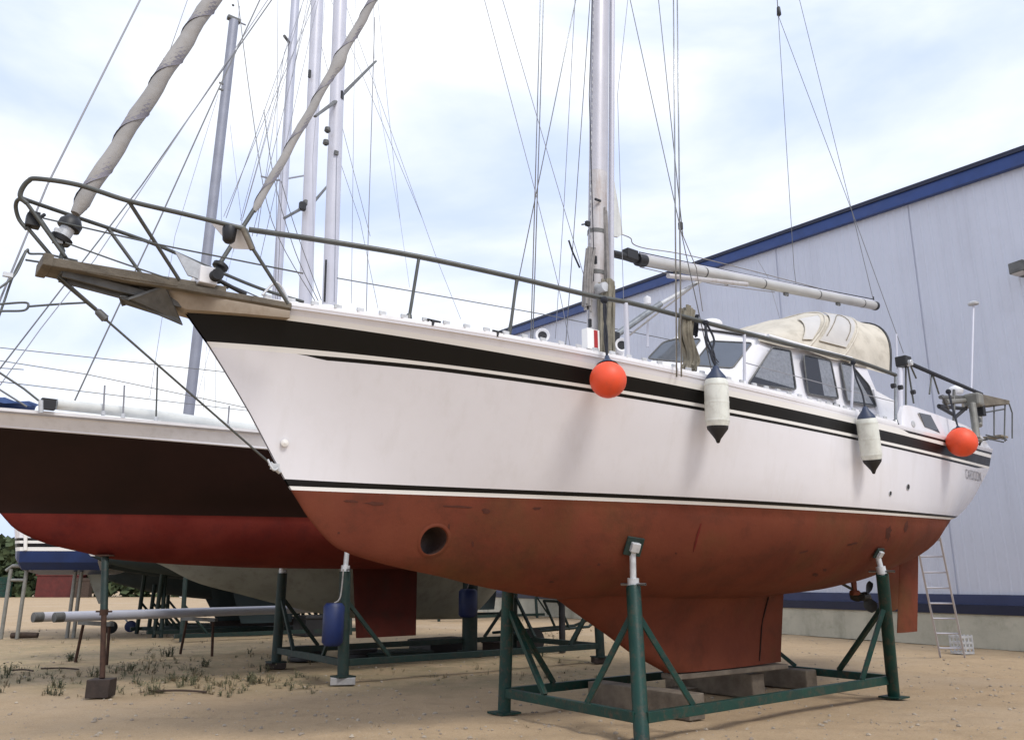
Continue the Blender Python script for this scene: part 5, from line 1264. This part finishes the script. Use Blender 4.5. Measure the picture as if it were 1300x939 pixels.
# distant masts and the boats that carry them
def far_boat(px, Y, slabel, label, L_, zd, cols, pa, pb, r0, top, m, deg=39.0, t_m=0.0, bottom_m='teal_bottom', zb=1.45, zw=2.1, extra=None, beam=3.2, finkeel=True, name='sailboat'):
    P = PY(px, 600, Y); F = Frame(P.x, P.y, deg); F.o = F.o - F.u*t_m; F.o.z = 0
    o = bgboat(name, label, F, L_, beam, zw, zd, zb, cols, bottom_m=bottom_m, finkeel=finkeel, slabel=slabel)
    if pa: mo, mf = mast_obj(F, pa, pb, 0, r0, top, zd, m, o)
    if extra: extra(F, o, mo)
    return F, o
def ex5(F, o, mo):
    b = MB(); q = F.L(297,25,0); b.box(q, (.45,.18,.12), 'anchor_grey', rotz=F.a); b.tube([F.L(302,28,0), F.L(312,32,0)], .03, 'alu_dark'); b.tube([F.L(303,24,0), F.L(304,8,0)], .012, 'alu_dark'); b.lathe(F.L(296,6,0), (0,0,-1), [(0,.001),(.02,.05),(.06,.03)], 'anchor_grey', 8); b.build('masthead_gear', mo)
    for px, py in ((281,106),(281,114)): b = MB(); b.box(F.L(px, py, .2), (.14,.05,.05), 'anchor_grey', rotz=F.a); b.build('mast_step', mo)
    for l, r_ in (([(292,158,-.8),(308,290,-.8)],.007), ([(281,205,.1),(281,280,.1)],.006), ([(250,505,.8),(275,410,.7),(300,300,.5)],.006), ([(262,440,-.9),(258,520,-.9)],.006), ([(190,505,.9),(222,300,.4),(277,120,.1)],.008), ([(274,420,-1.4),(274,520,-1.4)],.008)):
        T('shroud', o, [F.L(*q) for q in l[:-1]] + [ext(F.L(*l[-2]), F.L(*l[-1]), 1.0)] , r_, 'wire_pale', 6)
F5, boat5 = far_boat(243, 25.0, 'dark green stand under the dark bottomed sailboat, behind the lying masts', 'dark bottomed sailboat with grey mast whose top is in view, behind the maroon sailboat', 9.5, 3.0, ['deck_white','deck_white','deck_white','stripe_black','deck_white','teal_bottom'], (240,520), (297,27), .13, PY(297,27,25.0).z, 'alu_dark', extra=ex5, t_m=-1.9)
F6, boat6 = far_boat(350, 24.5, 'green stand of the far sailboat with the slim pale mast', 'far sailboat with slim pale mast, in the row behind the pale bottomed one', 9.5, 2.9, ['deck_white','deck_white','deck_white','blue_trim','deck_white','teal_bottom'], (356,300), (375,0), .115, 22, 'alu_lilac', extra=lambda F, o, mo: (T('spreader', mo, [F.L(332,224,.9), F.L(352,229,0), F.L(386,223,-.9)], .03, 'wire_pale'), T('masthead_lamp', mo, [F.L(361,46,.4), F.L(367,54,0)], .05, 'anchor_grey'), [T('shroud', o, [F.L(*q) for q in l], .010, 'wire_pale', 6) for l in ([(352,380,1.2),(366,55,0)], [(326,300,1.2),(361,66,.2)])]))
F7, boat7 = far_boat(610, 36.0, 'green stand of the farthest sailboat, seen in the gap below the white sailboat', 'farthest sailboat, dark bottomed, seen in the gap under the white sailboat', 10, 2.9, ['deck_white','deck_white','deck_white','stripe_black','deck_white','teal_bottom'], None, None, .12, 18, 'alu_lilac')
far_boat(318, 27.0, 'green stand under the covered dark green sailboat', 'dark green covered sailboat low behind the aluminium masts, left of the pale hull', 8.5, 2.4, ['teal_bottom','teal_bottom','teal_bottom','stripe_white','teal_bottom','teal_bottom'], None, None, .12, 18, 'alu_lilac', zb=.9, zw=1.7, deg=10)
# blue-bottomed motorboat at the far left, broadside
Pm = PY(52, 700, 24.0); Fm = Frame(Pm.x, Pm.y, 4.0)
la_, lb_ = Fm.loc(Fm.L(6,700,1.2))[0], Fm.loc(Fm.L(126,700,1.2))[0]
mo_ = thing('motorboat', 'white motorboat with blue bottom and black lines, raised at the far left edge', 'motorboat', Fm.W(0,0,0), Fm.a)
zA = Fm.L(60,699,1.2).z; zB_ = Fm.L(60,723,1.0).z
b = MB()
for sg in (1,-1):
    rows = []
    for k in range(25):
        s_ = k/24; t = lerp(la_-.0, lb_, s_); w = 1.25*min(1, (s_*5+.25))**.5; w = min(w, 1.25); hb_ = zA - (zA-zB_)*min(1, s_*4+.35); rake = .35*(1-s_)
        ups = [1.55, .34, .27, .20, .10, .03, 0]; R = []
        for u_ in ups: R.append(Fm.W(t - (.22*u_ if s_ < .02 else .22*u_*(1-s_)) + .12*u_*s_, sg*w, zA+u_))
        R += [Fm.W(t, sg*w*.97, lerp(zA, hb_, .6)), Fm.W(t, sg*w*.8, hb_), Fm.W(t, 0, hb_-.12)]; rows.append(R)
    mm = ['gelcoat','stripe_black','stripe_white','stripe_black','stripe_black','stripe_white','blue_hull','blue_hull','blue_hull']
    mm = ['gelcoat','stripe_black','stripe_white','stripe_black','stripe_white','stripe_white','blue_hull','blue_hull','blue_hull']
    for j in range(9): b.grid([[R[j] for R in rows], [R[j+1] for R in rows]], mm[j], False)
    b.add([rows[-1][j] for j in range(10)] + [Fm.W(lb_, 0, zA+1.55)], [tuple(range(11))], 'gelcoat'); b.add([rows[0][j] for j in range(10)] + [Fm.W(la_-.3, 0, zA+1.55)], [tuple(range(11))], 'gelcoat')
    b.grid([[R[0] for R in rows], [Fm.W(Fm.loc(R[0])[0], 0, Fm.loc(R[0])[2]) for R in rows]], 'deck_white')
b.build('hull', mo_)
b = MB(); b.slab([Fm.L(108,722,.1), Fm.L(127,722,.1), Fm.L(135,766,.1), Fm.L(125,766,.1)], Fm.n*-.12, 'pale_bottom'); b.build('rudder', mo_)
b = MB(); b.slab([Fm.L(30,660,1.3), Fm.L(34,660,1.3), Fm.L(34,698,1.3), Fm.L(30,698,1.3)], Fm.n*-.04, 'stripe_white'); b.build('trim_strip', mo_)
ms_ = thing('boat_stand', 'grey arched steel stand holding up the blue bottomed motorboat', 'boat stand', Vector((Fm.L(24,722,.9).x, Fm.L(24,722,.9).y, 0)), Fm.a)
T('arch', ms_, [Fm.L(x, y, .9) for x, y in [(8,724),(16,718),(38,718),(42,724)]], .05, 'outboard_grey')
for x, w_q in ((14,.9),(34,.9),(96,.6),(104,.6)):
    q = Fm.L(x, 722, w_q); T('leg', ms_, [q, Vector((q.x, q.y, 0))], .05, 'outboard_grey')
T('crossbar', ms_, [Fm.L(14,736,.9), Fm.L(34,736,.9)], .04, 'outboard_grey')

# other things at the far left
sk = G(68,758); lump('container', 'faded red steel container standing far behind the blue bottomed motorboat', 'container', sk+Vector((0,1.5,0)), (4.2,2.4,2.5), 'red_paint', .05)
lump('water_tank', 'dark green round tank at the far left edge beside the red container', 'tank', G(-2,758), (1.1,1.1,2.0), 'green_paint', kind='c')
lump('gear_crate', 'dark brown wooden crate standing right of the red container', 'crate', G(100,758)+Vector((0,.5,0)), (1.6,1.4,1.9), 'bark', .2)
for k in range(3): lump('white_tub', ['small white tub at the left end of three beside the pale hull','small white tub in the middle of three beside the pale hull','small white tub at the right end of three beside the pale hull'][k], 'tub', G(232+12*k,758), (.33,.33,.95), 'deck_white', kind='c', group='white tubs in the yard')
# ---- aluminium masts lying on trestles
tA_, tB_ = PY(76,783,18.6), PY(345,773,20.2); zt_ = .85
k0 = G(76,783,zt_); k1 = G(350,774,zt_)
d_ = (k1-k0); d_.z = 0; d_.normalize(); yv = Vector((-d_.y, d_.x, 0))
for j, (lab, off, m_) in enumerate((('silver aluminium mast lying on trestles, the nearer of the pair',0,'alu_lilac'),('silver aluminium mast lying on trestles, the farther of the pair',.34,'alu'))):
    c0, c1 = k0+yv*off - d_*.2*j, k1+yv*off+d_*1.5
    o = thing('stored_mast', lab, 'mast', c0, math.atan2(d_.y, d_.x), 'masts lying on trestles'); b = MB(); b.tube([c0, c1], .085, m_, 16); b.build('tube', o)
    b = MB(); b.tube([c0-d_*.1, c0+d_*.06], .088, 'anchor_grey', 14); b.build('end_fitting', o)
for j, (f, lab) in enumerate(((.16,'low trestle at the left end of the lying aluminium masts'),(.62,'low trestle under the middle of the lying aluminium masts'))):
    p = k0.lerp(k1, f); p.z = 0; o = thing('trestle', lab, 'trestle', p, math.atan2(d_.y, d_.x), 'trestles under the lying masts')
    b = MB(); b.beam(p-yv*.4+Vector((0,0,zt_-.14)), p+yv*.75+Vector((0,0,zt_-.14)), .07, .07, 'anchor_grey'); b.build('crossbar', o)
    for y_ in (-.3,.6):
        b = MB(); b.tube([p+yv*y_+Vector((0,0,zt_-.15)), p+yv*y_*1.2+Vector((0,0,.0))], .028, 'rust'); b.build('leg', o)
w_ = G(165,802); o = thing('jockey_wheel', 'small blue jockey wheel under the lying aluminium masts', 'wheel', w_, .3)
b = MB(); b.lathe(w_+Vector((0,0,.17)), (.3,-1,0), [(-.05,.001),(-.05,.14),(-.02,.17),(.03,.17),(.05,.14),(.05,.001)], 'fender_blue', 18); b.build('wheel', o); T('fork', o, [w_+Vector((0,0,.17)), w_+Vector((-.25,0,.45))], .025, 'galv')
w_ = G(140,804); o = thing('trolley_wheel', 'small black rubber wheel left of the blue one under the lying masts', 'wheel', w_, .3); b = MB(); b.lathe(w_+Vector((0,0,.18)), (.3,-1,0), [(-.05,.001),(-.05,.14),(-.02,.18),(.03,.18),(.05,.14),(.05,.001)], 'tyre', 18); b.build('tyre', o)
# ---- log
g_ = G(30,810); b = MB(); b.tube([g_+Vector((-.34,0,.08)), g_+Vector((.0,.02,.085)), g_+Vector((.34,.05,.08))], [.075,.08,.07], 'bark', 12); lg = b.build('log', None, loc=g_); tag(lg, 'short dark brown log lying on the sand at the left', 'log')
# ---- stick-like branches on the ground
for i, (x0, x1, y) in enumerate(((192,262,878),(15,42,851),(52,100,849))):
    a_, c_ = G(x0, y), G(x1, y+1); b = MB(); mdd = a_.lerp(c_, .5)+Vector((0,.06,0)); b.tube(smooth_path([a_+Vector((0,0,.012)), mdd+Vector((0,0,.02)), c_+Vector((0,0,.012))]), .014, 'bark', 6); st = b.build('stick', None, loc=a_)
    tag(st, ['thin dark stick lying right of the rusty prop block','short dark stick lying at the left edge of the weeds','thin dark stick lying left of the rusty prop block'][i], 'stick', 'sticks on the ground')
# ================================================================== ground
def ground_mat():
    m = bpy.data.materials.new('sand_gravel'); m.use_nodes = True; nt = m.node_tree; N = nt.nodes.new; K = nt.links.new; b = nt.nodes['Principled BSDF']; b.inputs['Roughness'].default_value = .95; b.inputs['Specular IOR Level'].default_value = .2
    tc = N('ShaderNodeTexCoord')
    def noise(sc, det=6, r=.6, vec=None):
        n = N('ShaderNodeTexNoise'); n.inputs['Scale'].default_value = sc; n.inputs['Detail'].default_value = det; n.inputs['Roughness'].default_value = r; K(vec or tc.outputs['Object'], n.inputs['Vector']); return n.outputs[0]
    def mr(f, a, c, lo=0, hi=1):
        r = N('ShaderNodeMapRange'); r.inputs[1].default_value = a; r.inputs[2].default_value = c; r.inputs[3].default_value = lo; r.inputs[4].default_value = hi; K(f, r.inputs[0]); return r.outputs[0]
    def mix(f, A, B):
        x = N('ShaderNodeMix'); x.data_type = 'RGBA'; 
        if isinstance(f, float): x.inputs[0].default_value = f
        else: K(f, x.inputs[0])
        for v, i in ((A,6),(B,7)):
            if isinstance(v, tuple): x.inputs[i].default_value = (*v,1)
            else: K(v, x.inputs[i])
        return x.outputs[2]
    cur = mix(mr(noise(.55), .35, .65), (.46,.335,.205), (.40,.29,.175))
    cur = mix(mr(noise(2.6, 8, .7), .5, .72, 0, .6), cur, (.29,.21,.13))
    cur = mix(mr(noise(.23, 4), .52, .7, 0, .45), cur, (.47,.38,.28))
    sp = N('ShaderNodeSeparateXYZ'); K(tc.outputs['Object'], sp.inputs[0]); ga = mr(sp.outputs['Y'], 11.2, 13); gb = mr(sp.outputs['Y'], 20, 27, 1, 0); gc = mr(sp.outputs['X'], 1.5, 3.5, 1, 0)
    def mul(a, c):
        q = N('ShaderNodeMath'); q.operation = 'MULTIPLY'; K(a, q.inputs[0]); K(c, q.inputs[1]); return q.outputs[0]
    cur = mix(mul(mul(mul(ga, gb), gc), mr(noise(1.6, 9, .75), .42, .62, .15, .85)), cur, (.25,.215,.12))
    cur = mix(mr(noise(38, 4, .7), .52, .68, 0, .55), cur, (.30,.215,.14))
    cur = mix(mr(noise(95, 3, .7), .56, .7, 0, .6), cur, (.62,.54,.44))
    v = N('ShaderNodeTexVoronoi'); v.inputs['Scale'].default_value = 26; K(tc.outputs['Object'], v.inputs['Vector'])
    cur = mix(mr(v.outputs['Distance'], .0, .22, .35, 0), cur, (.62,.55,.45))
    K(cur, b.inputs['Base Color'])
    ad = N('ShaderNodeMath'); ad.operation = 'ADD'; K(noise(9, 8, .75), ad.inputs[0]); mu = N('ShaderNodeMath'); mu.operation = 'MULTIPLY'; mu.inputs[1].default_value = .5; K(noise(70, 4, .7), mu.inputs[0]); K(mu.outputs[0], ad.inputs[1])
    bp = N('ShaderNodeBump'); bp.inputs['Strength'].default_value = .8; bp.inputs['Distance'].default_value = .03; K(ad.outputs[0], bp.inputs['Height']); K(bp.outputs[0], b.inputs['Normal'])
    M['ground'] = m
ground_mat()
b = MB(); 
def gz(x, y): return 0.0
xs = [-900,-300,-100,-45] + [-30+i*1.0 for i in range(19)] + [-11+i*.16 for i in range(138)] + [12+i for i in range(19)] + [45,100,300,900]
ys = [-30,0,3,5] + [6+i*.11 for i in range(92)] + [16.5+i*.7 for i in range(34)] + [45,60,100,300,1200]
from mathutils import noise as mn
def rut(x, y):
    v = 0
    for c0, sl, cv in ((8.9,.16,.012),(10.5,.13,.012),(9.6,-.10,.004),(16.2,-.28,.0),(17.9,-.28,.0)):
        d = abs(y - (c0 + sl*x + cv*x*x + .12*mn.noise(Vector((x*.35, c0, 0))))); v += -.022*math.exp(-(d/.13)**2) + .012*math.exp(-((d-.27)/.09)**2)
    return v
def gh(x, y):
    if x < -30 or x > 30 or y < 4 or y > 40: return 0
    f = min(1, (y-4)/2)
    g = rut(x, y)*max(0, min(1, .5+1.2*mn.noise(Vector((x*.5, y*.5, 7))))) if -11 < x < 11 and y < 16 else 0
    return f*(.020*mn.noise(Vector((x*.8, y*.8, 0))) + .012*mn.noise(Vector((x*2.2, y*2.2, 3))) + .008*mn.noise(Vector((x*5, y*5, 5))) + g - .014)
b.grid([[Vector((x, y, gh(x, y))) for x in xs] for y in ys], 'ground')
gr = b.build('ground'); gr['kind'] = 'structure'
# pebbles
mat('pebble', (.42,.36,.28), .9, 0, .3, 1.5, col2=(.22,.18,.14))
random.seed(11); b = MB()
for _ in range(5200):
    y = 6.6 + 22*random.random()**1.8; x = random.uniform(-.68, .68)*y
    r_ = random.choice((.005,.006,.008,.008,.010,.012,.016,.026)); c = Vector((x, y, gh(x, y)+r_*.2)); vs = []
    for i in range(3):
        th = PI*(i+.5)/3.4
        for k in range(5): ph = 2*PI*k/5+i; vs.append(c + Vector((math.cos(ph)*math.sin(th)*r_*random.uniform(.7,1.3), math.sin(ph)*math.sin(th)*r_*random.uniform(.7,1.3), math.cos(th)*r_*.7)))
    fs = [(i*5+k, i*5+(k+1)%5, (i+1)*5+(k+1)%5, (i+1)*5+k) for i in range(2) for k in range(5)] + [(0,1,2,3,4)]
    b.add(vs, fs, 'pebble')
pb_ = b.build('pebbles'); tag(pb_, 'small pebbles scattered over the pale sandy ground', 'pebbles'); pb_['kind'] = 'stuff'
# weeds
mat('weed', (.12,.125,.065), .8, 0, 0, 1.2, col2=(.17,.15,.08)); mat('weed_dark', (.065,.075,.035), .85, 0, .3, 2); mat('dry_weed', (.22,.17,.09), .9, 0, .3, 3)
def clump(b, x, y, s_, m):
    z = gh(x, y); n = random.randint(3, 7)
    for _ in range(n):
        a = random.uniform(0, 2*PI); L_ = s_*random.uniform(.35, 1.0)*.85; ln = random.uniform(.1,.75); d = Vector((math.cos(a), math.sin(a), 0)); sd = Vector((-d.y, d.x, 0))
        p0 = Vector((x, y, z-.01)) + d*random.uniform(0,.04); p1 = p0 + d*L_*ln*.4 + Vector((0,0,L_*.6)); p2 = p0 + d*L_*ln + Vector((0,0,L_*(1-.3*ln)))
        w = s_*.014+.002; b.add([p0-sd*w, p0+sd*w, p1+sd*w, p1-sd*w, p2], [(0,1,2,3),(3,2,4)], m)
        for q in range(random.randint(5, 10)):       # small leaves up the stem
            f = random.uniform(.25, 1); c = p0.lerp(p2, f); aa = random.uniform(0, 2*PI); e = Vector((math.cos(aa), math.sin(aa), random.uniform(-.2,.6))).normalized(); h = e.cross(Vector((0,0,1))).normalized(); l = s_*random.uniform(.08,.22)
            b.add([c, c+e*l*.5+h*l*.32, c+e*l, c+e*l*.5-h*l*.32], [(0,1,2,3)], m)
random.seed(5); wb = MB()
def scatter(n, x0, x1, y0, y1, smin, smax, mats=('weed','weed','weed_dark','dry_weed')):
    for _ in range(n):
        px = random.uniform(x0, x1); py = random.uniform(y0, y1); 
        if mn.noise(Vector((px*.02, py*.05, 1))) < -.12: continue
        g = G(px, py); clump(wb, g.x, g.y, random.uniform(smin, smax)*(1.35 if random.random() < .12 else 1), random.choice(mats))
scatter(240, -60, 340, 845, 884, .05, .19); scatter(190, 180, 400, 828, 880, .08, .22); scatter(90, -60, 200, 820, 870, .05, .15)
scatter(50, -40, 420, 795, 830, .05, .18); scatter(60, 330, 760, 838, 862, .04, .12); scatter(40, 520, 760, 852, 866, .03, .10, ('weed','dry_weed'))
scatter(30, 390, 800, 865, 935, .02, .05, ('weed_dark','dry_weed')); scatter(50, 640, 760, 785, 835, .08, .3); scatter(24, 950, 1300, 830, 900, .015, .04, ('weed_dark','dry_weed'))
for px, py, s_ in ((165,850,.26),(213,832,.30),(238,868,.28),(262,845,.26),(118,858,.26),(62,880,.2),(4,855,.3),(75,872,.22),(318,862,.24),(335,850,.22),(90,838,.28)):
    g = G(px, py); [clump(wb, g.x+random.uniform(-.1,.1), g.y+random.uniform(-.1,.1), s_, random.choice(('weed','weed_dark'))) for _ in range(4)]
wo = wb.build('weeds'); tag(wo, 'sparse low green and dry weeds growing through the sand', 'weeds'); wo['kind'] = 'stuff'
# far hedge row at the end of the yard
mat('foliage', (.035,.055,.022), .9, 0, 0, .8, col2=(.07,.09,.035))
hb_ = MB(); random.seed(9)
for _ in range(17000):
    x = random.uniform(-62, 20); y = 92 + random.uniform(-2, 2) + .05*x; zt2 = 5.6 + 1.3*mn.noise(Vector((x*.25, 0, 0))) + .5*mn.noise(Vector((x*.9, 2, 0))); z = random.random()**.8*zt2
    l = random.uniform(.45,1.1); e = Vector((random.uniform(-1,1), random.uniform(-1,1), random.uniform(-1,1))).normalized(); h = e.orthogonal().normalized(); c = Vector((x, y, z)); hb_.add([c, c+e*l*.5+h*l*.4, c+e*l, c+e*l*.5-h*l*.4], [(0,1,2,3)], 'foliage')
hh = hb_.build('hedge', None, loc=Vector((-12,92,0))); tag(hh, 'dark leafy hedge closing the yard far behind the boats', 'hedge'); 
# ================================================================== sky, sun, camera
w = bpy.data.worlds.new('World'); bpy.context.scene.world = w; w.use_nodes = True; nt = w.node_tree; N = nt.nodes.new; K = nt.links.new; bg = nt.nodes['Background']
SUN_EL, SUN_AZ = 50, 145      # azimuth measured clockwise from +Y
sky = N('ShaderNodeTexSky'); sky.sky_type = 'NISHITA'; sky.sun_disc = False; sky.sun_elevation = math.radians(SUN_EL); sky.sun_rotation = math.radians(SUN_AZ); sky.air_density = 1.0; sky.dust_density = 1.0
tc = N('ShaderNodeTexCoord'); mp = N('ShaderNodeMapping'); mp.inputs['Scale'].default_value = (1.0,1.0,2.6); K(tc.outputs['Generated'], mp.inputs[0])
mp.inputs['Location'].default_value = (0.0,0.0,0.0)
n = N('ShaderNodeTexNoise'); n.inputs['Scale'].default_value = 1.9; n.inputs['Detail'].default_value = 7; n.inputs['Roughness'].default_value = .5; n.inputs['Distortion'].default_value = .3; K(mp.outputs[0], n.inputs['Vector'])
r = N('ShaderNodeMapRange'); r.interpolation_type = 'SMOOTHSTEP'; r.inputs[1].default_value = .34; r.inputs[2].default_value = .66; r.inputs[3].default_value = .0; r.inputs[4].default_value = 1.0; K(n.outputs[0], r.inputs[0])
cl = N('ShaderNodeMix'); cl.data_type = 'RGBA'; cl.inputs[6].default_value = (5.9,7.0,9.9,1); cl.inputs[7].default_value = (10.6,10.8,11.1,1); K(r.outputs[0], cl.inputs[0])
mx = N('ShaderNodeMix'); mx.data_type = 'RGBA'; mx.inputs[0].default_value = .93; K(sky.outputs[0], mx.inputs[6]); K(cl.outputs[2], mx.inputs[7])
K(mx.outputs[2], bg.inputs['Color']); bg.inputs['Strength'].default_value = .085
sl = bpy.data.lights.new('sun', 'SUN'); sl.energy = 1.6; sl.angle = math.radians(16); sl.color = (1,.96,.9); so = bpy.data.objects.new('sun', sl); C.objects.link(so)
el, az = math.radians(SUN_EL), math.radians(SUN_AZ); sd_ = Vector((math.sin(az)*math.cos(el), math.cos(az)*math.cos(el), math.sin(el)))
so.rotation_euler = sd_.to_track_quat('Z', 'Y').to_euler(); so.location = (0,0,40)
cam = bpy.data.cameras.new('camera'); co = bpy.data.objects.new('camera', cam); C.objects.link(co); bpy.context.scene.camera = co
cam.sensor_width = 36; cam.lens = 36*FPX/1300; cam.clip_end = 3000; cam.clip_start = .05; co.location = CAM; co.rotation_euler = (PI/2+TILT, 0, 0)
sc = bpy.context.scene; sc.view_settings.view_transform = 'Standard'; sc.view_settings.look = 'None'; sc.view_settings.exposure = .5; sc.view_settings.gamma = 1
